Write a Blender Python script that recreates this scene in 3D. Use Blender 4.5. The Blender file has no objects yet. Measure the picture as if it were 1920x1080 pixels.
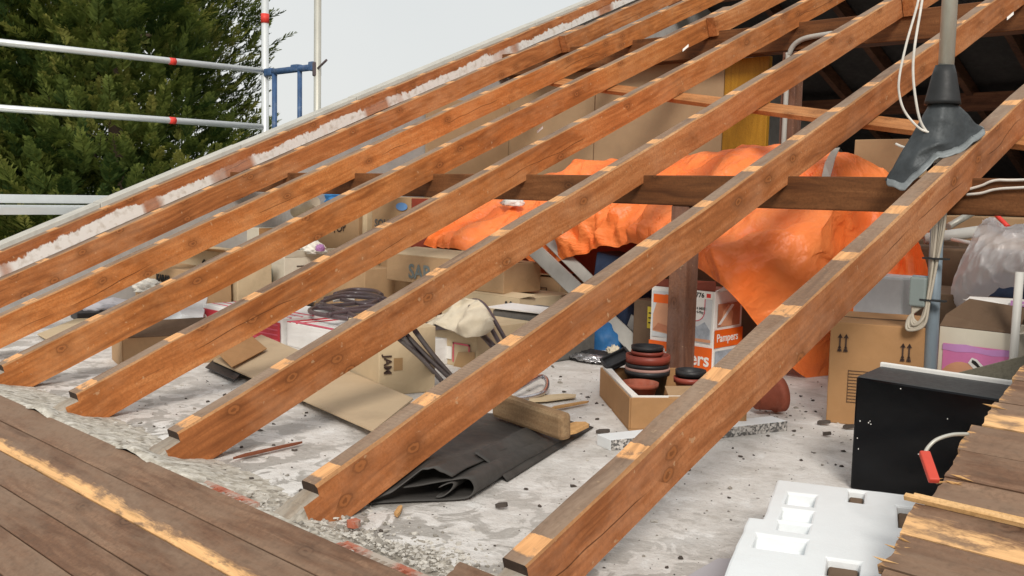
import bpy, bmesh, math, random
from mathutils import Vector, Matrix, noise
random.seed(7)
PI = math.pi
sc = bpy.context.scene
COL = sc.collection

# ------------------------------------------------------------------ camera, sky, sun, exposure
CAM = Vector((1.2688, -1.1239, 0.8251)); YAW, PIT, ROL = -0.7692, -0.0982, 0.0230; FPX = 1867.4
_f = Vector((math.sin(YAW)*math.cos(PIT), math.cos(YAW)*math.cos(PIT), math.sin(PIT)))
_r = Vector((math.cos(YAW), -math.sin(YAW), 0)); _u = _r.cross(_f)
RT = math.cos(ROL)*_r + math.sin(ROL)*_u; UP = -math.sin(ROL)*_r + math.cos(ROL)*_u
cam = bpy.data.cameras.new('camera'); camo = bpy.data.objects.new('camera', cam); COL.objects.link(camo)
cam.sensor_width = 36; cam.lens = 36*FPX/1920; cam.clip_end = 2000; cam.clip_start = 0.05
camo.matrix_world = Matrix(((RT.x, UP.x, -_f.x, CAM.x), (RT.y, UP.y, -_f.y, CAM.y), (RT.z, UP.z, -_f.z, CAM.z), (0, 0, 0, 1)))
sc.camera = camo
SUN_EL, SUN_AZ = math.radians(36), math.radians(136)      # azimuth from +Y towards +X: over the photographer's right shoulder
world = bpy.data.worlds.new('World'); sc.world = world; world.use_nodes = True
wt = world.node_tree; wt.nodes.clear()
wo = wt.nodes.new('ShaderNodeOutputWorld'); wb = wt.nodes.new('ShaderNodeBackground')
sky = wt.nodes.new('ShaderNodeTexSky'); sky.sky_type = 'NISHITA'; sky.sun_disc = False
sky.sun_elevation = SUN_EL; sky.sun_rotation = SUN_AZ; sky.air_density = 1.0; sky.dust_density = 4.0; sky.ozone_density = 1.0
tc = wt.nodes.new('ShaderNodeTexCoord'); cn = wt.nodes.new('ShaderNodeTexNoise'); cn.inputs['Scale'].default_value = 2.2; cn.inputs['Detail'].default_value = 5
cr = wt.nodes.new('ShaderNodeValToRGB'); cr.color_ramp.elements[0].position = .35; cr.color_ramp.elements[1].position = .7
cr.color_ramp.elements[0].color = (8.2, 8.45, 8.4, 1); cr.color_ramp.elements[1].color = (9.0, 9.1, 8.9, 1)
cm = wt.nodes.new('ShaderNodeMixRGB'); cm.inputs[0].default_value = .93        # an overcast layer over the clear sky
wt.links.new(tc.outputs['Generated'], cn.inputs['Vector']); wt.links.new(cn.outputs['Fac'], cr.inputs[0])
wt.links.new(sky.outputs[0], cm.inputs[1]); wt.links.new(cr.outputs[0], cm.inputs[2])
wt.links.new(cm.outputs[0], wb.inputs['Color']); wb.inputs['Strength'].default_value = .084
wt.links.new(wb.outputs[0], wo.inputs['Surface'])
sl = bpy.data.lights.new('sun', 'SUN'); sl.energy = 2.3; sl.angle = math.radians(16); sl.color = (1, .94, .86)
so = bpy.data.objects.new('sun', sl); COL.objects.link(so)
sd = Vector((math.sin(SUN_AZ)*math.cos(SUN_EL), math.cos(SUN_AZ)*math.cos(SUN_EL), math.sin(SUN_EL)))
so.rotation_euler = sd.to_track_quat('Z', 'Y').to_euler(); so.location = (6, -8, 9)
vs = sc.view_settings; vs.view_transform = 'Standard'; vs.look = 'None'; vs.gamma = 1; vs.exposure = 0.17; vs.use_curve_mapping = False
sc.cycles.max_bounces = 8; sc.cycles.transparent_max_bounces = 8

SL = 0.3927; TS = math.tan(SL); CS = math.cos(SL); SN = math.sin(SL)
PATCH = 0.3501                                             # spacing of the old tile battens along the slope

def ray(px, py): return _f*FPX + RT*(px-960) - UP*(py-540)
def _pl(px, py, n, d):
    v = ray(px, py); n = Vector(n); t = (d-n.dot(CAM))/n.dot(v); return CAM+v*t
def at(px, py, X=None, Y=None, Z=None, roof=None):         # the place in the attic, on a known floor, wall or roof plane
    if Z is not None: return _pl(px, py, (0, 0, 1), Z)
    if Y is not None: return _pl(px, py, (0, 1, 0), Y)
    if X is not None: return _pl(px, py, (1, 0, 0), X)
    return _pl(px, py, (0, -SN, CS), roof)

# ------------------------------------------------------------------ node materials
class NT:
    def __init__(s, name):
        s.m = bpy.data.materials.new(name); s.m.use_nodes = True; s.t = s.m.node_tree
        s.b = s.t.nodes['Principled BSDF']; s.o = s.t.nodes['Material Output']; s._c = None
    def n(s, typ, ins=None, **pr):
        x = s.t.nodes.new('ShaderNode'+typ)
        for k, v in pr.items(): setattr(x, k, v)
        for k, v in (ins or {}).items():
            if isinstance(v, bpy.types.NodeSocket): s.t.links.new(v, x.inputs[k])
            else: x.inputs[k].default_value = v
        return x
    def set(s, k, v):
        if isinstance(v, bpy.types.NodeSocket): s.t.links.new(v, s.b.inputs[k])
        else: s.b.inputs[k].default_value = v
    def coord(s, scale=(1, 1, 1), rnd=True):
        tcn = s.n('TexCoord'); v = tcn.outputs['Object']
        if rnd:
            oi = s.n('ObjectInfo'); k = s.n('VectorMath', {0: (37.1, 51.7, 23.3)}, operation='SCALE'); s.t.links.new(oi.outputs['Random'], k.inputs['Scale'])
            v = s.n('VectorMath', {0: v, 1: k.outputs[0]}, operation='ADD').outputs[0]
        return s.n('Mapping', {'Vector': v, 'Scale': scale}).outputs[0]
    def noise(s, v, scale, detail=5, rough=.6, dist=0):
        return s.n('TexNoise', {'Vector': v, 'Scale': scale, 'Detail': detail, 'Roughness': rough, 'Distortion': dist}).outputs['Fac']
    def ramp(s, f, stops, interp='LINEAR'):
        r = s.n('ValToRGB', {0: f}); e = r.color_ramp.elements; r.color_ramp.interpolation = interp
        while len(e) < len(stops): e.new(.5)
        for i, (p, c) in enumerate(stops):
            e[i].position = p; e[i].color = (*c, 1) if len(c) == 3 else c
        return r.outputs[0]
    def val(s, f, a, b, c=0., d=1.):
        return s.n('MapRange', {0: f, 1: a, 2: b, 3: c, 4: d}).outputs[0]
    def math(s, op, a, b=0., clamp=False):
        x = s.n('Math', {0: a, 1: b}, operation=op); x.use_clamp = clamp; return x.outputs[0]
    def mix(s, f, a, b, mode='MIX'):
        x = s.n('MixRGB', blend_type=mode)
        for k, v in ((0, f), (1, a), (2, b)):
            if isinstance(v, bpy.types.NodeSocket): s.t.links.new(v, x.inputs[k])
            else: x.inputs[k].default_value = v if not isinstance(v, tuple) else (*v[:3], 1)
        return x.outputs[0]
    def bump(s, h, st=.3, dist=.01):
        b = s.n('Bump', {'Height': h, 'Strength': st, 'Distance': dist}); s.t.links.new(b.outputs[0], s.b.inputs['Normal'])

def surf(name, c, var=.15, scale=8, rough=.7, bump=.15, bscale=None, metal=0, dirt=None, dirtamt=.4, stretch=(1, 1, 1), spec=.4, bdist=.004, trans=None):
    m = NT(name); v = m.coord(stretch)
    n1 = m.noise(v, scale, 6, .65); n2 = m.noise(v, scale*5.3, 4, .6)
    hi = tuple(min(1, x*(1+var)) for x in c); lo = tuple(x*(1-var) for x in c)
    col = m.ramp(n1, [(.3, lo), (.7, hi)])
    col = m.mix(m.val(n2, .3, .7, 0, .35*min(1, var*4)), col, tuple(x*(1-1.6*var if var < .5 else .3) for x in c))
    if dirt: col = m.mix(m.val(m.noise(v, scale*.7, 7, .7, .4), .52, .72, 0, dirtamt), col, dirt)
    m.set('Base Color', col); m.set('Roughness', m.val(n2, .2, .8, max(.02, rough-.1), min(1, rough+.1))); m.set('Metallic', metal); m.set('Specular IOR Level', spec)
    if bump: m.bump(m.noise(v, bscale or scale*4, 6, .6), bump, bdist)
    if trans:
        tb = m.n('BsdfTranslucent', {'Color': (*trans[0], 1)}); mx = m.n('MixShader', {0: trans[1], 1: m.b.outputs[0], 2: tb.outputs[0]})
        m.t.links.new(mx.outputs[0], m.o.inputs['Surface'])
    return m.m

def wood(name, lo, mid, hi, axis='y', rough=.75, fresh=None, grey=None, knots=True, saw=0, lower_edge=0, end_fresh=False, spots=.0, fine=1.0, tint=False, crack=False, bandw=1.0):
    """Sawn softwood, grain along the given local axis. fresh = pale marks left by removed battens."""
    m = NT(name)
    st = {'x': (.055, 1, 1), 'y': (1, .055, 1), 'z': (1, 1, .055)}[axis]; st2 = {'x': (.3, 1, 1), 'y': (1, .3, 1), 'z': (1, 1, .3)}[axis]
    v = m.coord(st); v2 = m.coord((1, 1, 1)); v3 = m.coord(st2)
    warp = m.n('VectorMath', {0: v, 1: m.n('VectorMath', {0: m.n('TexNoise', {'Vector': v3, 'Scale': 5, 'Detail': 2}).outputs['Color'], 1: (.09, .09, .09)}, operation='MULTIPLY').outputs[0]}, operation='ADD').outputs[0]
    g = m.noise(warp, 48*fine, 5, .62, .5); big = m.noise(v3, 3.2, 4, .6)
    band = m.n('TexWave', {'Vector': warp, 'Scale': 9*fine, 'Distortion': 7, 'Detail': 3, 'Detail Scale': 1.2}, wave_type='RINGS').outputs['Fac']
    f = m.math('ADD', m.math('MULTIPLY', g, .42), m.math('ADD', m.math('MULTIPLY', band, .045*bandw), m.math('MULTIPLY', big, .52)))
    col = m.ramp(f, [(.36, lo), (.50, mid), (.64, hi)])
    col = m.mix(m.val(m.noise(v3, 8, 5, .7, .5), .54, .70, 0, .6), col, tuple(x*.72 for x in lo))
    col = m.mix(m.val(m.noise(v2, 110, 3, .75), .44, .66, 0, .5), col, tuple(x*.55 for x in mid))
    col = m.mix(m.val(m.noise(m.coord(st2), 13, 6, .75, .6), .56, .70, 0, .45), col, tuple(x*.62 for x in mid))
    if tint: col = m.mix(m.val(m.noise(m.coord((1, .7, 1)), 4.5, 6, .7), .48, .66, 0, .30), col, (.58, .32, .17)); col = m.mix(1.0, col, m.n('ObjectInfo').outputs['Color'], 'MULTIPLY')
    if knots:
        s3 = m.n('SeparateXYZ', {0: v2}); io = {'x': (0, 1, 2), 'y': (1, 2, 0), 'z': (2, 0, 1)}[axis]
        kv = m.n('CombineXYZ', {0: m.math('MULTIPLY', s3.outputs[io[0]], .62), 1: m.math('ADD', s3.outputs[io[1]], s3.outputs[io[2]])}).outputs[0]
        vo = m.n('TexVoronoi', {'Vector': kv, 'Scale': 7.6, 'Randomness': 1.0}, feature='F1', voronoi_dimensions='2D')
        pk = m.n('SeparateXYZ', {0: vo.outputs['Color']}).outputs[0]
        kd = m.math('ADD', vo.outputs['Distance'], m.math('ADD', m.math('MULTIPLY', m.math('SUBTRACT', m.noise(v2, 45, 4), .5), .13), m.val(pk, .42, .50, 0, .4)))
        col = m.mix(m.val(kd, .10, .30, .45, 0), col, tuple(x*.62 for x in lo)); col = m.mix(m.val(kd, .11, .135, .42, 0), col, tuple(x*.6 for x in lo)); col = m.mix(m.val(kd, .08, .10, .5, 0), col, tuple(x*1.0 for x in mid)); col = m.mix(m.val(kd, .03, .05, .55, 0), col, tuple(x*.45 for x in lo))
    if grey:
        a = m.val(m.noise(v3, 6, 7, .75, .3), .40, .62, .0, 1)
        col = m.mix(a, col, grey); col = m.mix(m.val(m.noise(v2, 60, 3), .5, .8, 0, .5), col, tuple(x*.45 for x in grey))
    sx = m.n('SeparateXYZ', {0: m.n('TexCoord').outputs['Object']})
    if saw:
        ax = {'x': 0, 'y': 1, 'z': 2}[axis]
        w = m.math('SINE', m.math('ADD', m.math('MULTIPLY', sx.outputs[ax], 520), m.math('MULTIPLY', m.noise(v2, 9, 3), 16)))
        col = m.mix(m.math('MULTIPLY', m.val(w, .2, 1, 0, saw), m.val(m.noise(v3, 5, 2), .42, .6, 0, 1)), col, tuple(x*.5 for x in (grey or lo)))
    if crack:
        zz_ = m.math('ADD', sx.outputs[2], m.math('MULTIPLY', m.math('SUBTRACT', m.noise(m.coord((1, .5, 1)), 3.0, 3), .5), .10))
        cw = m.math('ABSOLUTE', m.math('ADD', zz_, .078)); col = m.mix(m.math('MULTIPLY', m.val(cw, .0009, .0022, .8, 0), m.math('MULTIPLY', m.val(m.noise(m.coord((0, 1, 0)), 1.1, 2), .50, .54, 0, 1), m.math('GREATER_THAN', m.n('ObjectInfo').outputs['Random'], .45))), col, tuple(x*.25 for x in lo))
    msk = None
    if fresh and not lower_edge:
        y = m.math('ADD', sx.outputs[1], m.math('MULTIPLY', m.math('SUBTRACT', m.noise(v2, 32, 4, .7), .5), .024))
        md = m.math('MODULO', m.math('ADD', y, 3.501), PATCH)
        msk = m.math('MULTIPLY', m.val(md, PATCH-.062, PATCH-.056, 0, 1), m.val(m.noise(v2, 19, 5, .78), .36, .47, .12, 1))
    if lower_edge:
        y = m.math('ADD', sx.outputs[1], m.math('ADD', m.math('MULTIPLY', m.math('SUBTRACT', m.noise(m.coord((.12, 1, 1)), 70, 5, .75), .5), .055), m.math('MULTIPLY', m.math('SUBTRACT', m.noise(m.coord((1, .2, 1)), 5, 4), .5), .055)))
        msk = m.math('MULTIPLY', m.val(y, lower_edge-.012, lower_edge+.004, 1, 0), m.val(m.noise(m.coord((.4, 1, 1)), 22, 5, .7), .36, .48, .15, 1))
    if end_fresh:
        e = m.math('ADD', sx.outputs[0], m.math('MULTIPLY', m.math('SUBTRACT', m.noise(m.coord((.4, 1.6, 1)), 45, 4, .75), .48), .16))
        em = m.val(e, -.020, .000, .8, 0); msk = em if msk is None else m.math('MAXIMUM', msk, em)
    if msk is not None:
        fc = m.ramp(m.noise(warp, 60, 5, .65), [(.3, tuple(x*.62 for x in fresh)), (.5, fresh), (.7, tuple(min(1, x*1.25) for x in fresh))])
        col = m.mix(msk, col, fc)
    if spots:
        col = m.mix(m.val(m.noise(v2, 42, 2, .5), .70, .74, 0, spots), col, (.62, .45, .27))
    m.set('Base Color', col); m.set('Roughness', m.val(g, .3, .7, rough-.08, min(1, rough+.1))); m.set('Specular IOR Level', .25)
    m.bump(m.math('ADD', g, m.math('MULTIPLY', m.noise(v2, 90, 3), .4)), .35, .003)
    return m.m

O_LO, O_MID, O_HI = (.235, .076, .022), (.465, .166, .051), (.63, .275, .105)
M = {}
M['rafter'] = wood('rafter_side', O_LO, O_MID, O_HI, spots=.35, tint=True, crack=True)
M['rafter_top'] = wood('rafter_top', (.13, .075, .048), (.235, .14, .088), (.34, .22, .14), fresh=(.68, .35, .15), grey=(.30, .212, .15), saw=.35, knots=False, spots=.2)
M['rafter_edge'] = wood('rafter_arris', (.28, .13, .05), (.42, .21, .09), (.55, .32, .16), knots=False)
M['rafter_end'] = wood('rafter_notch', (.20, .14, .10), (.32, .25, .18), (.42, .35, .28), knots=False, grey=(.36, .32, .27))
M['rafter_cut'] = surf('shaded_end_cut', (.05, .03, .02), .3, 30, .9, .4)  # end cut of the top strip, its shadow put into this dark brown
M['beam'] = wood('beam_x', (.075, .028, .010), (.165, .064, .022), (.25, .105, .04), axis='x')
M['post'] = wood('post_z', (.11, .045, .026), (.19, .085, .05), (.26, .13, .08), axis='z', spots=.3, grey=(.22, .13, .10))
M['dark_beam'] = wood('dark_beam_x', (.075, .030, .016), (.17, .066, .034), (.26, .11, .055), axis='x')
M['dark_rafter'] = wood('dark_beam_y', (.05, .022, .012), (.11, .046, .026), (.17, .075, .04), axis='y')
M['brace'] = wood('brace_plank', (.30, .115, .035), (.47, .20, .07), (.60, .29, .12), axis='x')
G_LO, G_MID, G_HI, G_G = (.092, .046, .027), (.195, .106, .064), (.32, .20, .128), (.225, .148, .100)
M['deck'] = wood('deck_weathered', G_LO, G_MID, G_HI, axis='x', grey=G_G, saw=.0, end_fresh=False, fresh=None)
M['deck_worn'] = wood('deck_worn_strip', G_LO, G_MID, G_HI, axis='x', grey=G_G, fresh=(.72, .415, .185), lower_edge=.034)
M['deck_end'] = wood('deck_broken_end', G_LO, G_MID, G_HI, axis='x', grey=G_G, fresh=(.66, .36, .14), end_fresh=True, lower_edge=-1)
M['deck_end_worn'] = wood('deck_broken_worn', G_LO, G_MID, G_HI, axis='x', grey=G_G, fresh=(.70, .41, .19), lower_edge=.052, end_fresh=True)
M['splinter'] = wood('fresh_splinter', (.42, .22, .08), (.62, .36, .15), (.78, .50, .25), axis='x', knots=False)
M['cardboard'] = surf('cardboard', (.42, .27, .145), .10, 5, .85, .1, 30, dirt=(.27, .17, .09), dirtamt=.6)
M['cardboard_pale'] = surf('cardboard_pale', (.56, .44, .28), .08, 5, .85, .1, 30, dirt=(.36, .27, .17), dirtamt=.55)
M['cardboard_brown'] = surf('cardboard_brown', (.37, .20, .085), .10, 5, .85, .1, 30, dirt=(.26, .14, .06), dirtamt=.5)
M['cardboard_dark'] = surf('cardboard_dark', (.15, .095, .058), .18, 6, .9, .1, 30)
M['cardboard_cream'] = surf('cardboard_cream', (.66, .61, .50), .06, 5, .8, .08, 30, dirt=(.48, .42, .33), dirtamt=.35)
M['cardboard_white'] = surf('cardboard_white', (.72, .71, .69), .05, 5, .7, .06, 30, dirt=(.52, .48, .44), dirtamt=.4)
M['tape'] = surf('packing_tape', (.36, .22, .10), .08, 9, .35, .05, spec=.5)
M['ink'] = surf('black_ink', (.02, .018, .016), .2, 20, .8, 0)
M['ink_brown'] = surf('brown_ink', (.055, .03, .022), .2, 20, .8, 0)
M['ink_grey'] = surf('grey_ink', (.13, .125, .115), .2, 30, .8, 0)
M['ink_slate'] = surf('slate_ink', (.16, .18, .17), .2, 30, .8, 0)
M['red'] = surf('red_print', (.50, .035, .05), .12, 8, .55, .03)
M['red_pale'] = surf('pink_red_print', (.62, .10, .15), .1, 8, .6, .03)
M['orange_print'] = surf('orange_print', (.80, .13, .012), .08, 8, .5, .03)
M['white_print'] = surf('white_print', (.80, .78, .74), .04, 8, .5, .03)
M['pale_grey_print'] = surf('pale_grey_print', (.60, .62, .63), .1, 12, .5, .02)
M['blue_grey_print'] = surf('blue_grey_print', (.36, .40, .45), .3, 22, .5, .02)
M['skin_print'] = surf('skin_print', (.66, .33, .19), .14, 7, .5, .02)
M['skin_dark_print'] = surf('skin_dark_print', (.48, .19, .10), .2, 9, .5, .02)
M['pink_print'] = surf('pink_print', (.66, .20, .42), .1, 7, .45, .02)
M['mauve_print'] = surf('mauve_print', (.56, .27, .56), .1, 7, .45, .02)
M['teal'] = surf('teal_print', (.03, .24, .25), .1, 9, .5, .02)
M['aqua'] = surf('aqua_print', (.42, .58, .56), .08, 9, .5, .02)
M['label_blue'] = surf('blue_label', (.14, .30, .60), .1, 9, .45, .02)
M['yellow_print'] = surf('yellow_print', (.62, .48, .05), .1, 9, .5, .02)
M['hardboard'] = surf('hardboard', (.40, .27, .155), .10, 3, .7, .08, 40, dirt=(.30, .20, .12), dirtamt=.35)
M['hardboard_pale'] = surf('hardboard_pale', (.50, .38, .245), .07, 3, .75, .06, 40, dirt=(.33, .245, .16), dirtamt=.6)
M['yellow_wood'] = wood('yellow_varnish', (.34, .16, .014), (.44, .215, .02), (.52, .27, .035), axis='z', rough=.5, knots=False)
def _tarp():
    m = NT('orange_tarp'); v = m.coord(); n = m.noise(v, 3, 4)
    col = m.ramp(n, [(.3, (1.0, .20, .036)), (.7, (1.0, .30, .085))]); m.set('Base Color', col); m.set('Roughness', .44); m.set('Specular IOR Level', .42)
    r1 = m.n('TexNoise', {'Vector': v, 'Scale': 7, 'Detail': 5, 'Roughness': .55, 'Distortion': .8}, noise_type='RIDGED_MULTIFRACTAL').outputs['Fac']
    wv = m.n('VectorMath', {0: v, 1: m.n('VectorMath', {0: m.n('TexNoise', {'Vector': v, 'Scale': 6, 'Detail': 3}).outputs['Color'], 1: (.16, .16, .16)}, operation='MULTIPLY').outputs[0]}, operation='ADD').outputs[0]
    f1 = m.n('TexVoronoi', {'Vector': wv, 'Scale': 5.5, 'Detail': 3.0, 'Roughness': .55, 'Lacunarity': 2.1}, feature='F1').outputs['Distance']
    m.bump(m.math('ADD', m.math('MULTIPLY', f1, 1.2), m.math('MULTIPLY', r1, .2)), .42, .018)
    tb = m.n('BsdfTranslucent', {'Color': (1.0, .17, .015, 1)}); mx = m.n('MixShader', {0: .12, 1: m.b.outputs[0], 2: tb.outputs[0]}); m.t.links.new(mx.outputs[0], m.o.inputs['Surface']); return m.m
M['orange_tarp'] = _tarp()
M['black_felt'] = surf('roofing_membrane', (.055, .051, .047), .28, 5, .62, .2, 40, dirt=(.11, .10, .09), dirtamt=.5)
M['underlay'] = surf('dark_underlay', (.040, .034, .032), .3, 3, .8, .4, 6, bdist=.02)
M['foam'] = surf('expanded_polystyrene', (.75, .775, .785), .03, 9, .65, .25, 160, dirt=(.66, .66, .64), dirtamt=.25, bdist=.003)
M['black_gloss'] = surf('black_panel', (.004, .0045, .006), .3, 3, .14, .02, 8, dirt=(.010, .011, .013), dirtamt=.5, spec=.25)
M['black_matt_skylit'] = surf('black_panel_skylit_top', (.050, .053, .054), .2, 12, .55, .1, 90)  # sky light on the cabinet top is put into this paler black
M['paint_white'] = surf('white_paint', (.75, .75, .72), .06, 12, .6, .06)
M['terracotta'] = surf('terracotta', (.30, .075, .040), .2, 11, .8, .15, 60, dirt=(.42, .24, .18), dirtamt=.35)
M['terracotta_red'] = surf('red_plastic_pot', (.28, .055, .035), .12, 9, .45, .05)
M['black_plastic'] = surf('black_plastic', (.022, .022, .024), .3, 12, .5, .06, dirt=(.07, .065, .06), dirtamt=.4)
M['pink_clay'] = surf('pale_clay', (.42, .24, .20), .12, 12, .8, .06)
M['galv'] = surf('galvanised_steel', (.56, .545, .48), .10, 14, .45, .06, metal=.55, dirt=(.36, .30, .20), dirtamt=.4, stretch=(1, 1, .3))
M['steel_blue'] = surf('painted_steel_pole', (.25, .31, .36), .16, 14, .5, .08, metal=.3, dirt=(.38, .36, .33), dirtamt=.5, stretch=(1, 1, .3))
M['alu'] = surf('aluminium_tube', (.70, .72, .72), .08, 12, .42, .05, metal=.45, stretch=(1, .3, .3))
M['blue_steel'] = surf('blue_painted_steel', (.045, .10, .22), .35, 16, .55, .15, dirt=(.25, .27, .30), dirtamt=.45)
M['red_tape'] = surf('red_marker', (.72, .05, .035), .08, 12, .5, .04)
M['cable'] = surf('beige_cable', (.46, .41, .33), .1, 12, .6, .04)
M['coax'] = surf('white_coax', (.70, .66, .60), .14, 30, .6, .04)
M['rubber'] = surf('black_rubber', (.020, .021, .022), .2, 10, .55, .1)
M['lead'] = surf('lead_flashing', (.055, .062, .066), .3, 6, .5, .25, 14, metal=.35, dirt=(.17, .18, .18), dirtamt=.5, bdist=.02)
M['lead_pale'] = surf('lead_lip', (.24, .26, .265), .25, 14, .55, .2, 30, metal=.3, dirt=(.12, .13, .13), dirtamt=.6)
M['box_grey'] = surf('grey_plastic', (.22, .26, .25), .06, 8, .5, .03)
def _bag():
    m = NT('white_plastic_bag'); v = m.coord(); m.set('Base Color', (.84, .82, .83, 1)); m.set('Roughness', .28)
    m.bump(m.n('TexNoise', {'Vector': v, 'Scale': 9, 'Detail': 6, 'Roughness': .6}, noise_type='RIDGED_MULTIFRACTAL').outputs['Fac'], .5, .02)
    tb = m.n('BsdfTranslucent', {'Color': (.92, .90, .91, 1)}); mx = m.n('MixShader', {0: .45, 1: m.b.outputs[0], 2: tb.outputs[0]}); tr = m.n('BsdfTransparent')
    m2 = m.n('MixShader', {0: .26, 1: mx.outputs[0], 2: tr.outputs[0]}); m.t.links.new(m2.outputs[0], m.o.inputs['Surface']); return m.m
M['bag'] = _bag()
M['navy'] = surf('navy_fabric', (.035, .055, .11), .3, 6, .85, .2)
M['blue'] = surf('blue_fabric', (.02, .13, .33), .25, 6, .6, .2)
M['blue_bright'] = surf('bright_blue_fabric', (.04, .22, .52), .2, 6, .6, .2)
M['cream_cloth'] = surf('cream_cloth', (.60, .53, .41), .08, 9, .9, .25, 60, dirt=(.42, .35, .25), dirtamt=.3)
M['white_cloth'] = surf('white_cloth', (.74, .71, .64), .06, 9, .9, .2, 50)
M['tube'] = surf('dark_brown_tube', (.085, .060, .066), .2, 15, .35, .04, spec=.6)
M['chrome'] = surf('chrome_tube', (.62, .60, .62), .15, 15, .18, .02, metal=.9)
M['pvc'] = surf('white_pvc', (.60, .59, .55), .06, 6, .45, .04, dirt=(.42, .40, .35), dirtamt=.4)
M['gutter_grey'] = surf('grey_gutter', (.43, .42, .385), .10, 6, .5, .08, dirt=(.28, .26, .23), dirtamt=.5, stretch=(1, 1, .3))
M['foil'] = surf('foil', (.60, .60, .62), .2, 10, .25, .5, 20, metal=.8, bdist=.02)
M['terrazzo'] = None
M['red_paint'] = surf('red_rubber', (.55, .06, .035), .1, 10, .5, .06)
M['olive_wood'] = wood('olive_board', (.13, .12, .085), (.22, .205, .155), (.31, .29, .225), axis='x', knots=False)
M['reddish'] = surf('rust_red', (.26, .06, .035), .2, 9, .7, .1)
def _terrazzo():
    m = NT('speckled_edge'); v = m.coord()
    vo = m.n('TexVoronoi', {'Vector': v, 'Scale': 130}); col = m.ramp(m.n('SeparateXYZ', {0: vo.outputs['Color']}).outputs[0], [(.0, (.12, .115, .11)), (.35, (.33, .31, .29)), (.75, (.55, .52, .49))], 'CONSTANT')
    m.set('Base Color', col); m.set('Roughness', .8); m.bump(vo.outputs['Distance'], .5, .004); return m.m
M['terrazzo'] = _terrazzo()
def _brick():
    m = NT('hollow_brick'); v = m.coord(); n = m.noise(v, 20, 5)
    m.set('Base Color', m.mix(m.val(m.noise(v, 11, 6, .7), .40, .56, 0, .95), m.ramp(n, [(.3, (.30, .075, .04)), (.7, (.46, .15, .085))]), (.42, .37, .31))); m.set('Roughness', .9); m.bump(n, .4, .004); return m.m
M['brick'] = _brick()
def _floor():
    m = NT('attic_floor'); v = m.coord((1, 1, 1), False)
    big = m.noise(v, 1.1, 6, .6); mid = m.noise(v, 6.5, 8, .68, .3); fine = m.noise(v, 46, 5, .65)
    col = m.ramp(big, [(.30, (.50, .472, .44)), (.5, (.635, .605, .572)), (.7, (.765, .745, .715))])
    col = m.mix(m.val(mid, .50, .66, 0, .62), col, (.37, .335, .295)); col = m.mix(m.val(mid, .36, .45, .7, 0), col, (.80, .79, .77))
    col = m.mix(m.val(m.noise(v, 15, 7, .7), .58, .70, 0, .6), col, (.225, .205, .18))
    sp = m.n('TexVoronoi', {'Vector': v, 'Scale': 34}, feature='F1'); pick = m.n('SeparateXYZ', {0: sp.outputs['Color']}).outputs[0]
    rad = m.math('MULTIPLY', m.val(pick, .68, 1, 0, .30), m.val(m.noise(v, 3, 3), .40, .62, .3, 1))
    col = m.mix(m.math('MULTIPLY', m.math('LESS_THAN', m.math('ADD', sp.outputs['Distance'], m.math('MULTIPLY', fine, .14)), rad), .8), col, (.125, .105, .09))
    # grey mortar smears near the eaves
    sx = m.n('SeparateXYZ', {0: v}); ny = m.val(sx.outputs[1], .35, 1.25, 1, 0)
    sm = m.n('TexNoise', {'Vector': m.coord((1.0, 1.0, 1), False), 'Scale': 8.5, 'Detail': 5, 'Roughness': .55, 'Distortion': 1.0}).outputs['Fac']
    col = m.mix(m.math('MULTIPLY', m.val(sm, .49, .53, 0, .85), ny), col, (.25, .228, .20))
    col = m.mix(m.val(fine, .3, .7, 0, .22), col, (.75, .73, .70)); col = m.mix(m.val(m.noise(v, 150, 3, .7), .58, .68, 0, .4), col, (.24, .22, .19)); col = m.mix(m.val(m.noise(v, 26, 8, .8, 1.2), .58, .66, 0, .35), col, (.34, .31, .27))
    m.set('Base Color', col); m.set('Roughness', m.val(mid, .3, .7, .75, .95)); m.set('Specular IOR Level', .2)
    m.bump(m.math('ADD', m.math('MULTIPLY', mid, 1.2), m.math('ADD', fine, m.math('MULTIPLY', sm, m.math('MULTIPLY', ny, .8)))), .55, .012); return m.m
M['floor'] = _floor()
def _mortar():
    m = NT('mortar_rubble'); v = m.coord((1, 1, 1), False); n = m.noise(v, 26, 7, .7); vo = m.n('TexVoronoi', {'Vector': v, 'Scale': 55}); p = m.n('SeparateXYZ', {0: vo.outputs['Color']}).outputs[0]
    col = m.ramp(n, [(.32, (.26, .225, .18)), (.5, (.46, .42, .355)), (.68, (.66, .62, .55))]); col = m.mix(m.val(p, .55, 1, 0, .55), col, (.62, .59, .54)); col = m.mix(m.val(p, .16, .0, 0, .7), col, (.16, .135, .11))
    m.set('Base Color', col); m.set('Roughness', .95); m.set('Specular IOR Level', .15); m.bump(m.math('ADD', n, m.math('MULTIPLY', vo.outputs['Distance'], .5)), .6, .008); return m.m
M['mortar'] = _mortar()
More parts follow.
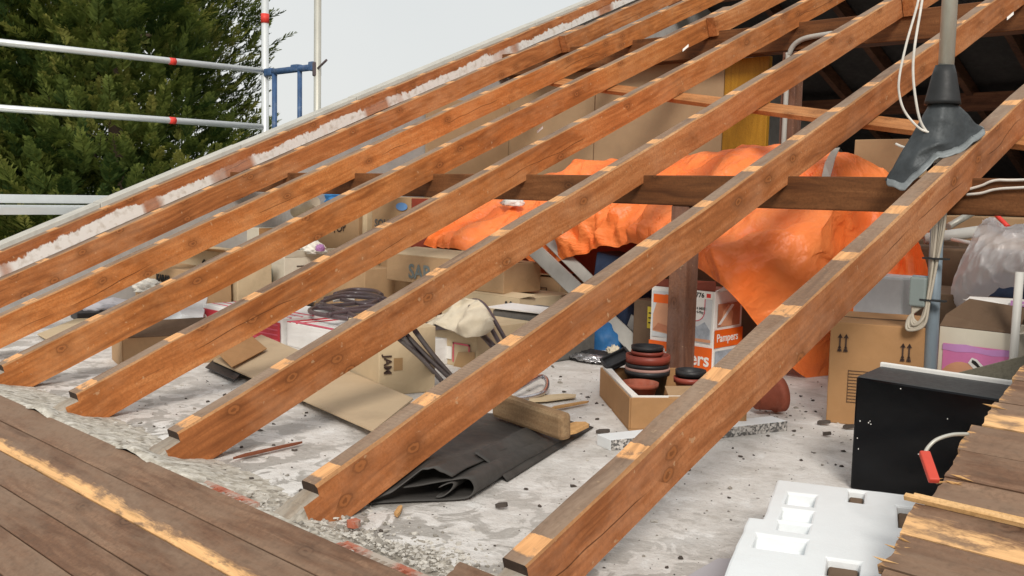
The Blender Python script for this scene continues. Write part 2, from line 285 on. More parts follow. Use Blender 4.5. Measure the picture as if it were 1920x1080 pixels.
def _plaster_rafter():
    """The gable rafter: stained wood with remains of white plaster along its foot."""
    m = bpy.data.materials['rafter_side'].copy(); m.name = 'rafter_plaster'; t = m.node_tree; b = t.nodes['Principled BSDF']
    w = NT.__new__(NT); w.m = m; w.t = t; w.b = b
    tcn = w.n('TexCoord').outputs['Object']; sx = w.n('SeparateXYZ', {0: tcn})
    wob = w.n('TexNoise', {'Vector': w.n('Mapping', {'Vector': tcn, 'Scale': (1, .35, 1)}).outputs[0], 'Scale': 9, 'Detail': 3}).outputs['Fac']
    rag = w.n('TexNoise', {'Vector': w.n('Mapping', {'Vector': tcn, 'Scale': (1, 1, .35)}).outputs[0], 'Scale': 20, 'Detail': 6, 'Roughness': .7}).outputs['Fac']
    z = w.math('ADD', sx.outputs[2], w.math('ADD', w.math('MULTIPLY', w.math('SUBTRACT', wob, .5), .10), w.math('MULTIPLY', w.math('SUBTRACT', rag, .5), .075)))
    gap = w.n('TexNoise', {'Vector': w.n('Mapping', {'Vector': tcn, 'Scale': (0, 1, 0)}).outputs[0], 'Scale': 2.1, 'Detail': 2}).outputs['Fac']
    msk = w.math('MULTIPLY', w.val(z, -.068, -.060, 1, 0), w.val(gap, .40, .46, .12, 1))
    old = b.inputs['Base Color'].links[0].from_socket
    pl = w.ramp(w.n('TexNoise', {'Vector': tcn, 'Scale': 24, 'Detail': 4}).outputs['Fac'], [(.30, (.55, .49, .43)), (.5, (.74, .70, .66))])
    t.links.new(w.mix(msk, old, pl), b.inputs['Base Color']); return m
M['rafter_plaster'] = _plaster_rafter()
M['gable_plaster'] = surf('gable_plaster', (.38, .365, .35), .15, 4, .9, .4, 20, dirt=(.24, .215, .19), dirtamt=.6, bdist=.01)
M['stucco'] = surf('stucco', (.52, .47, .40), .08, 3, .9, .4, 60)
M['verge'] = surf('verge_coping', (.50, .48, .43), .12, 7, .8, .2, 40, dirt=(.28, .27, .25), dirtamt=.55)
M['grass'] = surf('grass', (.06, .09, .03), .4, 1.5, .95, .4, 30)
M['bark'] = surf('bark', (.09, .06, .04), .3, 10, .95, .5, 20, stretch=(1, 1, .2))
M['grey_sheet'] = surf('grey_sheet', (.44, .43, .46), .06, 6, .6, .05)

# ------------------------------------------------------------------ mesh helpers
def link(o): COL.objects.link(o); return o
def tag(o, label=None, cat=None, group=None, kind=None):
    if label: o['label'] = label
    if cat: o['category'] = cat
    if group: o['group'] = group
    if kind: o['kind'] = kind
    return o
def obj(name, bm, mats, parent=None, smooth=False, bevel=0, loc=None, rot=None):
    if isinstance(bm, bmesh.types.BMesh):
        bmesh.ops.recalc_face_normals(bm, faces=bm.faces[:]); me = bpy.data.meshes.new(name); bm.to_mesh(me); bm.free()
    else: me = bm
    for m in (mats if isinstance(mats, (list, tuple)) else [mats]): me.materials.append(M[m] if isinstance(m, str) else m)
    if smooth:
        for p in me.polygons: p.use_smooth = True
    o = link(bpy.data.objects.new(name, me))
    if parent: o.parent = parent
    if loc: o.location = loc
    if rot: o.rotation_euler = rot
    if bevel:
        b = o.modifiers.new('bevel', 'BEVEL'); b.width = bevel; b.segments = 2; b.limit_method = 'ANGLE'; b.angle_limit = .6
    return o
def root(name, loc, label, cat, group=None, rz=0, rot=None):
    o = link(bpy.data.objects.new(name, None)); o.location = loc; o.rotation_euler = rot or (0, 0, rz); o.empty_display_size = .1
    return tag(o, label, cat, group)
def BM(): return bmesh.new()
def box(bm, lo, hi, mat=0, mtx=None):
    x0, y0, z0 = lo; x1, y1, z1 = hi
    vs_ = [bm.verts.new(Vector(p) if mtx is None else mtx @ Vector(p)) for p in ((x0, y0, z0), (x1, y0, z0), (x1, y1, z0), (x0, y1, z0), (x0, y0, z1), (x1, y0, z1), (x1, y1, z1), (x0, y1, z1))]
    for f in ((0, 3, 2, 1), (4, 5, 6, 7), (0, 1, 5, 4), (1, 2, 6, 5), (2, 3, 7, 6), (3, 0, 4, 7)):
        bm.faces.new([vs_[i] for i in f]).material_index = mat
    return vs_
def boxo(name, lo, hi, mat, parent=None, bevel=0): b = BM(); box(b, lo, hi); return obj(name, b, mat, parent, bevel=bevel)
def poly(bm, pts, mat=0): f = bm.faces.new([bm.verts.new(Vector(p)) for p in pts]); f.material_index = mat; return f
def tube(bm, pts, r, n=8, cap=True, mat=0):
    pts = [Vector(p) for p in pts]; rs = r if isinstance(r, (list, tuple)) else [r]*len(pts); rings = []
    ref = Vector((0, 0, 1)); t0 = (pts[1]-pts[0]).normalized()
    if abs(t0.dot(ref)) > .9: ref = Vector((1, 0, 0))
    a = t0.cross(ref).normalized()
    for i, p in enumerate(pts):
        t = (pts[min(i+1, len(pts)-1)]-pts[max(i-1, 0)]).normalized(); a = (a-t*a.dot(t)).normalized(); b = t.cross(a)
        rings.append([bm.verts.new(p+(a*math.cos(2*PI*k/n)+b*math.sin(2*PI*k/n))*rs[i]) for k in range(n)])
    for i in range(len(rings)-1):
        for k in range(n): f = bm.faces.new((rings[i][k], rings[i][(k+1) % n], rings[i+1][(k+1) % n], rings[i+1][k])); f.smooth = True; f.material_index = mat
    if cap:
        for rr in (rings[0][::-1], rings[-1]): bm.faces.new(rr).material_index = mat
def spline(pts, n=8):
    pts = [Vector(p) for p in pts]; out = []
    for i in range(len(pts)-1):
        p0 = pts[max(i-1, 0)]; p1 = pts[i]; p2 = pts[i+1]; p3 = pts[min(i+2, len(pts)-1)]
        for k in range(n):
            t = k/n; out.append(.5*((2*p1)+(p2-p0)*t+(2*p0-5*p1+4*p2-p3)*t*t+(3*p1-p0-3*p2+p3)*t**3))
    return out+[pts[-1]]
def tubeo(name, pts, r, mat, parent=None, n=8, sm=0): b = BM(); tube(b, spline(pts, sm) if sm else pts, r, n); return obj(name, b, mat, parent)
def lathe(bm, prof, n=32, mtx=Matrix(), mat=0):
    rings = [[bm.verts.new(mtx @ Vector((r*math.cos(2*PI*k/n), r*math.sin(2*PI*k/n), z))) for k in range(n)] for r, z in prof]
    for i in range(len(rings)-1):
        for k in range(n): f = bm.faces.new((rings[i][k], rings[i][(k+1) % n], rings[i+1][(k+1) % n], rings[i+1][k])); f.smooth = True; f.material_index = mat
    bm.faces.new(rings[0][::-1]); bm.faces.new(rings[-1])
def text(name, s, size, parent, org, xd, yd, mat, bold=.0, sx=1, thick=.0006):
    """Raised print on a face: org = lower left corner, xd = reading direction, yd = up (parent's local space)."""
    cu = bpy.data.curves.new(name, 'FONT'); cu.body = s; cu.size = size; cu.offset = bold; cu.extrude = thick; cu.resolution_u = 3
    tmp = link(bpy.data.objects.new('tmp', cu)); bpy.context.view_layer.update()
    me = bpy.data.meshes.new_from_object(tmp.evaluated_get(bpy.context.evaluated_depsgraph_get())); bpy.data.objects.remove(tmp); bpy.data.curves.remove(cu)
    xd = Vector(xd).normalized(); yd = Vector(yd).normalized(); nd = xd.cross(yd); org = Vector(org)
    for v in me.vertices: v.co = org+xd*(v.co.x*sx)+yd*v.co.y+nd*(v.co.z+.0014)
    me.materials.clear(); return obj(name, me, mat, parent)
def plate(name, org, xd, yd, w, h, mat, parent, t=.0012, pts=None, lift=.0006):
    xd = Vector(xd).normalized(); yd = Vector(yd).normalized(); nd = xd.cross(yd); org = Vector(org); b = BM()
    pp = pts or [(0, 0), (w, 0), (w, h), (0, h)]
    lo = [b.verts.new(org+xd*x+yd*y+nd*lift) for x, y in pp]; hi = [b.verts.new(org+xd*x+yd*y+nd*(lift+t)) for x, y in pp]
    b.faces.new(lo[::-1]); b.faces.new(hi)
    for i in range(len(pp)): b.faces.new((lo[i], lo[(i+1) % len(pp)], hi[(i+1) % len(pp)], hi[i]))
    return obj(name, b, mat, parent)
def ell(cx, cy, rx, ry, n=28, a0=0, a1=2*PI): return [(cx+rx*math.cos(a0+(a1-a0)*k/n), cy+ry*math.sin(a0+(a1-a0)*k/n)) for k in range(n if a1-a0 > 6.2 else n+1)]
def grid_surf(bm, fn, nu, nv, mat=0, smooth=True):
    g = [[bm.verts.new(fn(i/nu, j/nv)) for j in range(nv+1)] for i in range(nu+1)]
    for i in range(nu):
        for j in range(nv): f = bm.faces.new((g[i][j], g[i+1][j], g[i+1][j+1], g[i][j+1])); f.smooth = smooth; f.material_index = mat
def solid(o, t):
    s = o.modifiers.new('thickness', 'SOLIDIFY'); s.thickness = t; s.offset = 0; return o
def fbm(p, o=4): return noise.fractal(p, 1.0, 2.0, o)

# ------------------------------------------------------------------ setting: ground, floor, house shell
b = BM(); poly(b, [(-600, -600, -6), (600, -600, -6), (600, 600, -6), (-600, 600, -6)])
tag(obj('ground', b, 'grass'), kind='structure')
b = BM(); box(b, (-4.97, .10, -.25), (5.0, 15.2, 0)); tag(obj('floor', b, 'floor'), kind='structure')
r = root('house_wall', (0, .1, -6), 'stuccoed house wall carrying the eaves below the attic floor', 'wall')
boxo('wall', (-5.0, 0, 0), (5.0, .25, 5.74), 'stucco', r)
GR = root('gable_wall', (-5.1, 0, -6), 'grey plastered gable wall under the farthest rafter', 'wall')
b = BM(); prof = [(-.2, 0), (15.4, 0), (15.4, 5.9), (7.6, 6+7.6*TS-.03), (-.2, 5.9)]
L0 = [b.verts.new((0, y, z)) for y, z in prof]; L1 = [b.verts.new((.13, y, z)) for y, z in prof]
b.faces.new(L0); b.faces.new(L1[::-1])
for i in range(5): b.faces.new((L0[i], L0[(i+1) % 5], L1[(i+1) % 5], L1[i]))
obj('wall', b, 'gable_plaster', GR)
b = BM()
for y0, y1 in ((-.4, 7.6),):
    for k in range(8):
        ya = y0+(y1-y0)*k/8+.002; yb = y0+(y1-y0)*(k+1)/8-.002; j = random.uniform(-.004, .004)
        vv = [(-.035+j, ya), (.09+j, ya), (.09+j, yb), (-.035+j, yb)]
        lo = [b.verts.new((x, y, 6+y*TS-.028)) for x, y in vv]; hi = [b.verts.new((x, y, 6+y*TS+.022+j)) for x, y in vv]
        b.faces.new(lo[::-1]); b.faces.new(hi)
        for i in range(4): b.faces.new((lo[i], lo[(i+1) % 4], hi[(i+1) % 4], hi[i]))
obj('coping', b, 'verge', GR, bevel=.004)

# far roof slope, still covered: dark underlay on dark rafters, a far purlin, the ridge beam
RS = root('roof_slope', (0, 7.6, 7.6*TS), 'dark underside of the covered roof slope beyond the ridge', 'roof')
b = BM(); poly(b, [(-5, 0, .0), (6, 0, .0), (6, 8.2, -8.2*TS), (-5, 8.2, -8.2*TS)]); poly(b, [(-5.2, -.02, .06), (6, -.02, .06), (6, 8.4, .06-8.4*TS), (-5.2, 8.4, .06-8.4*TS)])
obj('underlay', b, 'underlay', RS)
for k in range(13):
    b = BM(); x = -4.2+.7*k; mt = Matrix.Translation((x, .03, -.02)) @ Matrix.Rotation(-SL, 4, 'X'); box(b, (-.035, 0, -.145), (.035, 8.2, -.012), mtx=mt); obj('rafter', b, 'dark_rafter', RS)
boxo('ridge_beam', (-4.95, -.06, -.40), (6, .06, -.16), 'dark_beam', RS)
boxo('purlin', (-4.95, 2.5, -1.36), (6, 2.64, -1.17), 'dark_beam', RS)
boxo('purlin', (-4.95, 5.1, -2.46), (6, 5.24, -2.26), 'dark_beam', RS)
tag(boxo('rear_wall', (-4.97, 15.2, -.25), (6, 15.4, .1), 'cardboard_dark'), 'dark low wall at the back of the attic', 'wall')

# ------------------------------------------------------------------ rafters
GRP_R = 'roof rafters stripped of their boarding'
def rafter_mesh(y0, y1, notch=True, w=.067, seed=0):
    rnd = random.Random(seed); bm = BM(); c = .005
    ys = []
    y = y0
    while y < y1: ys.append(y); y += .16
    ys.append(y1)
    if notch: ys = [.10, .19, .214, .217, .262, .265]+[q for q in ys if q > .35]
    rings = []
    ox = oz = 0
    for y in ys:
        ox = ox*.8+rnd.uniform(-.0016, .0016); oz = oz*.8+rnd.uniform(-.0016, .0016)
        zt = 0
        if notch and y < .264: zt = -.024
        if notch and y < .20: zt = -.026
        cc = c*rnd.uniform(.5, 1.6); xl, xr = -w+ox, ox
        ring = [(xr, -.133+oz), (xr, zt-cc+oz), (xr-cc, zt+oz), (xl+cc, zt+oz), (xl, zt-cc+oz), (xl, -.133+oz)]
        rings.append([bm.verts.new((x, y, z)) for x, z in ring])
    for i in range(len(rings)-1):
        low = notch and ys[i] < .264
        for k in range(6):
            f = bm.faces.new((rings[i][k], rings[i][(k+1) % 6], rings[i+1][(k+1) % 6], rings[i+1][k]))
            f.material_index = 4 if notch and abs(ys[i]-.262) < .001 and k in (1, 2, 3) else 5 if notch and ys[i] < .213 and k in (0, 4, 5) else (3 if low and 1 <= k <= 3 else {0: 0, 1: 2, 2: 1, 3: 2, 4: 0, 5: 0}[k])
    bm.faces.new(rings[0][::-1]).material_index = 3 if notch else 0; bm.faces.new(rings[-1]).material_index = 0
    return bm
RLAB = {8: 'weathered roof rafter nearest the camera, crossing above the white polystyrene packing', 7: 'roof rafter rising just left of the nearest one, its foot beside the folded black membrane',
        6: 'roof rafter with its foot on the mortar beside the long red splinter', 5: 'roof rafter crossing just in front of the teal labelled cream box',
        4: 'roof rafter crossing above the dark open carton on the left', 3: 'bright orange split roof rafter, third in from the gable edge',
        2: 'roof rafter directly beside the plaster-streaked gable rafter', 1: 'gable edge rafter streaked with white plaster under the pale coping'}
TINT = {8: (.88, .88, 1.0, 1), 7: (.92, .90, .95, 1), 6: (.92, .90, .92, 1), 5: (1.0, .96, .88, 1), 4: (1.02, .98, .85, 1), 3: (1.1, 1.05, .9, 1), 2: (.95, .95, .95, 1), 1: (.85, .78, .8, 1)}
XO = {8: 0, 7: .002, 6: .002, 5: -.008, 4: -.002, 3: .002, 2: 0, 1: 0}
for i in range(1, 9):
    y1 = 5.75 if i in (2, 4, 6) else 8.19
    o = obj('roof_rafter', rafter_mesh(0, y1, True, seed=i), ['rafter_plaster' if i == 1 else 'rafter', 'rafter_top', 'rafter_edge', 'rafter_end', 'rafter_cut', 'mortar'])
    o.location = ((i-8)*.7+XO[i], 0, 0); o.rotation_euler = (SL, 0, 0); o.color = TINT[i]; tag(o, RLAB[i], 'rafter', GRP_R)
ULAB = {2: 'upper rafter length lapped onto the side of the rafter next to the gable', 4: 'upper rafter length lapped on above the partition, its end grain showing',
        6: 'upper rafter length lapped on at the top edge near the white coax cables', 8: 'upper length of the nearest rafter, high beyond the mast'}
for i in (2, 4, 6):
    o = obj('upper_rafter', rafter_mesh(5.40, 8.19, False, seed=20+i), ['rafter', 'rafter_top', 'rafter_edge', 'rafter_end', 'rafter_cut', 'mortar'])
    o.location = ((i-8)*.7+XO[i]+.072, 0, 0); o.rotation_euler = (SL, 0, 0); tag(o, ULAB[i], 'rafter', 'lapped upper rafter lengths')
o = obj('roof_rafter', rafter_mesh(0, 8.19, False, seed=40), ['rafter', 'rafter_top', 'rafter_edge', 'rafter_end', 'rafter_cut', 'mortar']); o.location = (.74, 0, -.024); o.rotation_euler = (SL, 0, 0)
tag(o, 'roof rafter hidden under the broken boarding at the right', 'rafter', GRP_R)

# purlins, posts, wind brace
def beam(name, lo, hi, mat, label, cat, group=None, bev=.006):
    bm = BM(); box(bm, lo, hi)
    bmesh.ops.subdivide_edges(bm, edges=[e for e in bm.edges if (e.verts[0].co-e.verts[1].co).length > 1], cuts=14)
    for v in bm.verts: v.co += Vector((0, random.uniform(-.002, .002), random.uniform(-.002, .002)))
    return tag(obj(name, bm, mat, bevel=bev), label, cat, group)
beam('purlin', (-4.96, 2.45, .775), (4.6, 2.57, .902), 'beam', 'brown purlin beam crossing under the rafters in front of the orange tarp', 'beam')
beam('purlin', (-4.96, 5.06, 1.80), (4.6, 5.20, 1.985), 'beam', 'upper purlin beam under the rafters above the hardboard partition', 'beam')
beam('wood_post', (-1.25, 2.456, 0), (-1.160, 2.550, .774), 'post', 'square timber post standing in front of the nappy box', 'post')
beam('wood_post', (-2.225, 5.07, 0), (-2.12, 5.18, 1.80), 'post', 'timber post with a white conduit right of the yellow board', 'post')
b = BM(); mt = Matrix.Rotation(SL, 4, 'X')
p0 = Vector((-3.62, 0, 0)); A = at(1040, 153, roof=-.149); B_ = at(1913, 264, roof=-.149); d = (B_-A).normalized(); nrm = Vector((0, -SN, CS)); sd_ = nrm.cross(d)
fr = Matrix((( d.x, sd_.x, nrm.x, A.x), (d.y, sd_.y, nrm.y, A.y), (d.z, sd_.z, nrm.z, A.z), (0, 0, 0, 1)))
box(b, (-.02, -.055, -.014), (5.4, .055, .010)); o = obj('wind_brace', b, 'brace', bevel=.002); o.matrix_world = fr
tag(o, 'orange plank nailed diagonally under the rafters as a brace', 'plank')

# ------------------------------------------------------------------ eaves boarding (left) and broken boarding (right)
def board(parent, s, x0, x1, mat, jag=0, w=.0908, t=.02, name='board', dz=0, seed=0):
    """One tongue-and-groove board; local x runs from the broken end, local y up the slope."""
    rnd = random.Random(seed*31+5); bm = BM(); n = 9 if jag else 1; L = x1-x0; m_ = max(2, int(L/.25))
    top, bot = [], []
    for j in range(n+1):
        e = jag*1.5*fbm(Vector((s*7+w*j/n*16, 5.1, seed*.1)), 3)+rnd.uniform(-jag, jag)*.35; tr, br = [], []
        for i in range(m_+1):
            f = i/m_; x = L*f+(e if i == 0 else 0); z = fbm(Vector((x*2+seed, s*9, 0)), 2)*.0012
            tr.append(bm.verts.new((x, w*j/n, z))); br.append(bm.verts.new((x+(rnd.uniform(0, jag*.6) if i == 0 else 0), w*j/n, z-t)))
        top.append(tr); bot.append(br)
    for j in range(n):
        for i in range(m_):
            bm.faces.new((top[j][i], top[j][i+1], top[j+1][i+1], top[j+1][i])); bm.faces.new((bot[j][i], bot[j+1][i], bot[j+1][i+1], bot[j][i+1]))
        bm.faces.new((top[j][0], top[j+1][0], bot[j+1][0], bot[j][0])); bm.faces.new((top[j][m_], bot[j][m_], bot[j+1][m_], top[j+1][m_]))
    for i in range(m_):
        bm.faces.new((top[0][i], bot[0][i], bot[0][i+1], top[0][i+1])); bm.faces.new((top[n][i], top[n][i+1], bot[n][i+1], bot[n][i]))
    return obj(name, bm, mat, parent, loc=(x0, s, dz), bevel=.0025 if not jag else 0)
LD = root('eaves_boarding', (0, 0, 0), 'weathered grey-brown boards covering the eaves in the lower left', 'roof boards', rot=(SL, 0, 0))
s0, pt = .1407, .0936
for k in range(1, 10):
    s = s0-pt*k
    worn = k in (2, 6)
    cuts = [-5.05]+sorted(random.uniform(-4.4, -.4) for _ in range(1 if k in (4, 7) else 0))+[.16+random.uniform(-.01, .01)]
    for a, c in zip(cuts, cuts[1:]):
        board(LD, s, a+.002, c-.002, 'deck_worn' if worn else 'deck', seed=k, dz=random.uniform(-.0012, .0012))
board(LD, s0+.001, -.135, .16, 'deck', jag=.006, w=.074, seed=77)
RD = root('broken_boarding', (0, 0, 0), 'torn weathered roof boards with splintered ends in the lower right corner', 'roof boards', rot=(SL, 0, 0))
for k in range(-9, 17):
    s = .628+.0925*k; worn = k % 4 == 0
    x0 = .583+random.uniform(-.008, .010)+(.010 if k > 3 else 0)
    board(RD, s, x0, 4.6, 'deck_end_worn' if worn else 'deck_end', jag=.006, w=.0895, seed=100+k, dz=random.uniform(-.0015, .0015))
b = BM(); box(b, (.60, .628+.0925*17, -.02), (4.6, 8.15, 0)); obj('boarding', b, 'deck', RD)
b = BM(); rnd = random.Random(3)
for k in range(11):                                                   # torn slivers standing out of the broken ends
    s = rnd.choice([.605, .59, .60, .545, .80, .81, .79, 1.07])+rnd.uniform(-.014, .014); x = .572+rnd.uniform(-.010, .03); l = rnd.uniform(.015, .05); w = rnd.uniform(.0008, .0022); z = rnd.uniform(-.006, .006)
    q = [(x, s, z+.004), (x+l*.4, s-w, z+.002), (x+l, s+rnd.uniform(-.006, .006), .003), (x+l*.4, s+w, z+.004)]
    vv = [b.verts.new(p) for p in q]; v5 = b.verts.new((x+l*.4, s, z-.002))
    b.faces.new(vv)
    for i in range(4): b.faces.new((vv[(i+1) % 4], vv[i], v5))
tag(obj('splinter', b, 'splinter', RD), kind='stuff')
b = BM(); box(b, (.553, .7165, .002), (1.5, .7275, .011)); box(b, (.565, .7285, .002), (1.5, .7365, .008)); obj('lath', b, 'splinter', RD)

# ------------------------------------------------------------------ mortar bed, hollow bricks, rubble
def mort(u, v):
    x = -4.95+5.6*u; y = .120+.33*v
    h = .058*(1-v)**1.3-.012*v-.016*max(0, 1-v/.05); h += .010*fbm(Vector((x*7, y*7, 1)), 4)*(1-v*.6)*min(1, v*4+.25)+.004*noise.noise(Vector((x*40, y*40, 2)))
    near = min(abs(x-((i-8)*.7-.033)) for i in range(1, 9)); h += .018*math.exp(-(near/.1)**2)*max(0, 1-2.2*v)
    h -= .026*max(0, min(1, (x+1.15)*4))*(1-v)
    return (x, y, h)
b = BM(); grid_surf(b, mort, 420, 26); tag(obj('mortar_bed', b, 'mortar'), kind='stuff')
BRL = ['red hollow clay brick edge showing left of the foot beside the black membrane', 'red hollow clay brick edge between the two rafters nearest the camera']
for (xa, xb), lb in zip(((-1.10, -.84), (-.48, -.17)), BRL):
    R_ = root('hollow_brick', (xa, .119, .007), lb, 'brick', 'hollow bricks along the eaves wall')
    b = BM(); L = xb-xa; box(b, (0, 0, 0), (L, .016, .034)); box(b, (0, .040, 0), (L, .056, .033)); n = 13
    for k in range(n+1): x = L*k/n; box(b, (x-.0035, .016, 0), (x+.0035, .040, .033))
    box(b, (0, .016, -.0), (L, .040, .006)); obj('body', b, 'brick', R_)
def stones(name, n, fn, smin, smax, mats, seed):
    rnd = random.Random(seed); b = BM()
    for k in range(n):
        x, y = fn(rnd); s = smin+(smax-smin)*rnd.random()**3
        z = max(0, .052*(1-min(1, max(0, (y-.115)/.33)))**1.5-.008) if y < .45 else 0
        res = bmesh.ops.create_icosphere(b, subdivisions=1, radius=s, matrix=Matrix.Translation((x, y, z+s*.25)) @ Matrix.Rotation(rnd.random()*6, 4, 'Z') @ Matrix.Diagonal((1, rnd.uniform(.5, .9), rnd.uniform(.3, .6), 1)))
        mi = rnd.randrange(len(mats))
        for v in res['verts']:
            v.co += Vector((rnd.uniform(-1, 1), rnd.uniform(-1, 1), rnd.uniform(-1, 1)))*s*.28
            for f in v.link_faces: f.material_index = mi
    return tag(obj(name, b, mats), kind='stuff')
M['stone_a'] = surf('rubble_pale', (.52, .49, .44), .2, 20, .95, .3); M['stone_b'] = surf('rubble_grey', (.28, .255, .22), .25, 20, .95, .3); M['stone_c'] = surf('rubble_dark', (.075, .06, .05), .3, 20, .95, .3)
stones('rubble', 900, lambda r_: (r_.uniform(-3.6, .1), .14+abs(r_.gauss(0, .12))), .002, .013, ['stone_a', 'stone_b', 'stone_a', 'stone_a'], 5)
stones('rubble', 800, lambda r_: (-.37+r_.gauss(0, .16), .22+abs(r_.gauss(0, .10))), .002, .010, ['stone_a', 'stone_a', 'stone_b'], 8)
stones('grit', 1500, lambda r_: (r_.uniform(-2.6, .7), r_.uniform(.25, 2.4)), .0008, .0045, ['stone_c', 'stone_b', 'stone_c', 'stone_a'], 16)
stones('grit', 700, lambda r_: (r_.uniform(-2.6, .7), r_.uniform(.3, 2.4)), .0015, .011, ['stone_c', 'stone_b', 'stone_c', 'stone_c', 'stone_a'], 6)
stones('grit', 160, lambda r_: (-.75+r_.gauss(0, .35), 2.35+r_.gauss(0, .2)), .003, .013, ['stone_c', 'stone_b'], 9)
def slab_chip(name, p0, p1, w, t, mat, label, cat, group=None, z=.004):
    p0, p1 = Vector(p0), Vector(p1); d = (p1-p0); L = d.length; b = BM()
    pts = [(0, -w*.3), (L*.3, -w*.5), (L*.9, -w*.35), (L, 0), (L*.85, w*.4), (L*.2, w*.5)]
    lo = [b.verts.new((x, y, 0)) for x, y in pts]; hi = [b.verts.new((x, y, t)) for x, y in pts]; b.faces.new(lo[::-1]); b.faces.new(hi)
    for i in range(6): b.faces.new((lo[i], lo[(i+1) % 6], hi[(i+1) % 6], hi[i]))
    o = obj(name, b, mat); o.location = (p0.x, p0.y, max(p0.z, z)); o.rotation_euler = (0, -math.asin(max(-1, min(1, d.z/L))), math.atan2(d.y, d.x)); return tag(o, label, cat, group)
SG = 'wood splinters lying on the floor'
M['sliver_red'] = wood('red_sliver', (.14, .04, .02), (.24, .08, .04), (.32, .13, .07), axis='x', knots=False)
slab_chip('wood_splinter', at(435, 861, Z=.01), at(567, 831, Z=.01), .016, .007, 'sliver_red', 'long reddish splinter of wood on the white floor', 'splinter', SG)
slab_chip('wood_splinter', at(742, 970, Z=.005), at(752, 952, Z=.005), .014, .008, 'splinter', 'small yellow wood chip in front of the black membrane', 'splinter', SG)
slab_chip('wood_splinter', at(1028, 768, Z=.01), at(1104, 754, Z=.01), .026, .006, 'splinter', 'pale splinter right of the brown wood block', 'splinter', SG)
slab_chip('wood_splinter', at(985, 752, Z=.01), at(1080, 742, Z=.01), .09, .006, 'cardboard_pale', 'flat tan scrap of board behind the wood block', 'splinter', SG)
slab_chip('wood_splinter', at(1050, 815, Z=.035), at(1098, 797, Z=.045), .07, .012, 'splinter', 'fresh orange scrap under the right end of the wood block', 'splinter', SG)
slab_chip('brick_chip', at(655, 985, Z=.02), at(672, 990, Z=.02), .03, .016, 'brick', 'pinkish brick fragment at the foot of a rafter', 'brick chip')
for (px, py, l, lb) in ((930, 952, .034, 'dark clod lying alone on the pale floor'), (1532, 795, .05, 'dark dead leaf in front of the big carton'), (1580, 803, .05, 'dark dead leaf nearest the black cabinet'), (1118, 812, .05, 'dark curled scrap beside the tip of the membrane'), (1543, 817, .03, 'small dark scrap below the two dead leaves')):
    c = at(px, py, Z=.003); slab_chip('floor_scrap', c, c+Vector((l*.8, l*.5, .006)), l*.5, .010, 'stone_c', lb, 'debris', 'dark scraps on the floor')

# ------------------------------------------------------------------ cartons
def carton(name, label, c, ang, lenA, lenB, h, z0=0, mat='cardboard', tape=True, group='cardboard boxes stored in the attic', cat='box', seam=True, open_=False, bev=.004):
    """c = near floor corner; face A runs left from it (local -x), face B runs back (local +y)."""
    R_ = root(name, (c[0], c[1], z0), label, cat, group, rz=math.radians(ang-180)); b = BM()
    rnd = random.Random(hash(label) % 9999 if False else len(label)*7+int(c[0]*100))
    if not open_:
        box(b, (-lenA, 0, 0), (0, lenB, h)); bmesh.ops.subdivide_edges(b, edges=b.edges[:], cuts=5, use_grid_fill=True)
        for v in b.verts:
            p = v.co; k = math.sin(PI*min(1, max(0, (p.x+lenA)/lenA)))*math.sin(PI*p.z/h) if h else 0; k2 = math.sin(PI*p.y/lenB)*math.sin(PI*p.z/h)
            if p.y < 1e-5: p.y -= .006*k
            if p.x > -1e-5: p.x += .005*k2
            if p.z > h-1e-5: p.z -= .006*math.sin(PI*min(1, max(0, (p.x+lenA)/lenA)))*math.sin(PI*p.y/lenB)
            v.co = p+Vector((rnd.uniform(-.001, .001), rnd.uniform(-.001, .001), rnd.uniform(-.0008, .0008)))
    else:
        t = .006; box(b, (-lenA, 0, 0), (0, lenB, .006))
        for lo, hi in (((-lenA, 0, .006), (0, t, h)), ((-lenA, lenB-t, .006), (0, lenB, h)), ((-lenA, t, .006), (-lenA+t, lenB-t, h)), ((-t, t, .006), (0, lenB-t, h))): box(b, lo, hi)
    obj('body', b, mat, R_, bevel=bev)
    if tape and not open_:
        b = BM(); box(b, (-lenA-.0005, lenB/2-.025, h-.0055), (.0045, lenB/2+.025, h+.0008)); box(b, (.0042, lenB/2-.025, h-.07), (.0056, lenB/2+.025, h-.0)); obj('tape', b, 'tape', R_)
    return R_
XD, ZD = (1, 0, 0), (0, 0, 1)
def arrows(par, x, z, hgt=.062):
    b = BM()
    for k in (0, .021):
        cx = x+k; y = -.0075
        for q in ([(cx-.0026, 0), (cx+.0026, 0), (cx+.0026, hgt), (cx-.0026, hgt)], [(cx-.009, hgt-.012), (cx+.009, hgt-.012), (cx, hgt+.004)], [(cx-.008, 0), (cx+.008, 0), (cx+.006, .010), (cx-.006, .010)], [(cx-.006, .012), (cx+.006, .012), (cx+.003, .020), (cx-.003, .020)]):
            poly(b, [(p[0], y, z+p[1]) for p in q])
    obj('arrow_mark', b, 'ink_brown', par)

# big brown carton with arrows
c = at(1738, 812, Z=0); BB = carton('cardboard_box', 'large brown carton with pairs of upright arrows beside the steel pole', (-.079, 2.402), 201.4, .345, .40, .374, mat='cardboard_brown', tape=False)
arrows(BB, -.310, .268); arrows(BB, -.096, .250)
b = BM()
for k in range(11): box(b, (-.275, -.0072, .085+.0115*k), (-.19, -.0060, .0868+.0115*k))
box(b, (-.276, -.0072, .083), (-.2745, -.0060, .203)); obj('print_panel', b, 'ink_brown', BB)
b = BM(); box(b, (-.345, .197, .3705), (.001, .2, .3745)); obj('seam', b, 'cardboard_dark', BB)
b = BM(); poly(b, [(-.22, .001, .3725), (-.15, .001, .3725), (-.155, .005, .3735), (-.215, .005, .3735)]); obj('slot', b, 'ink', BB)
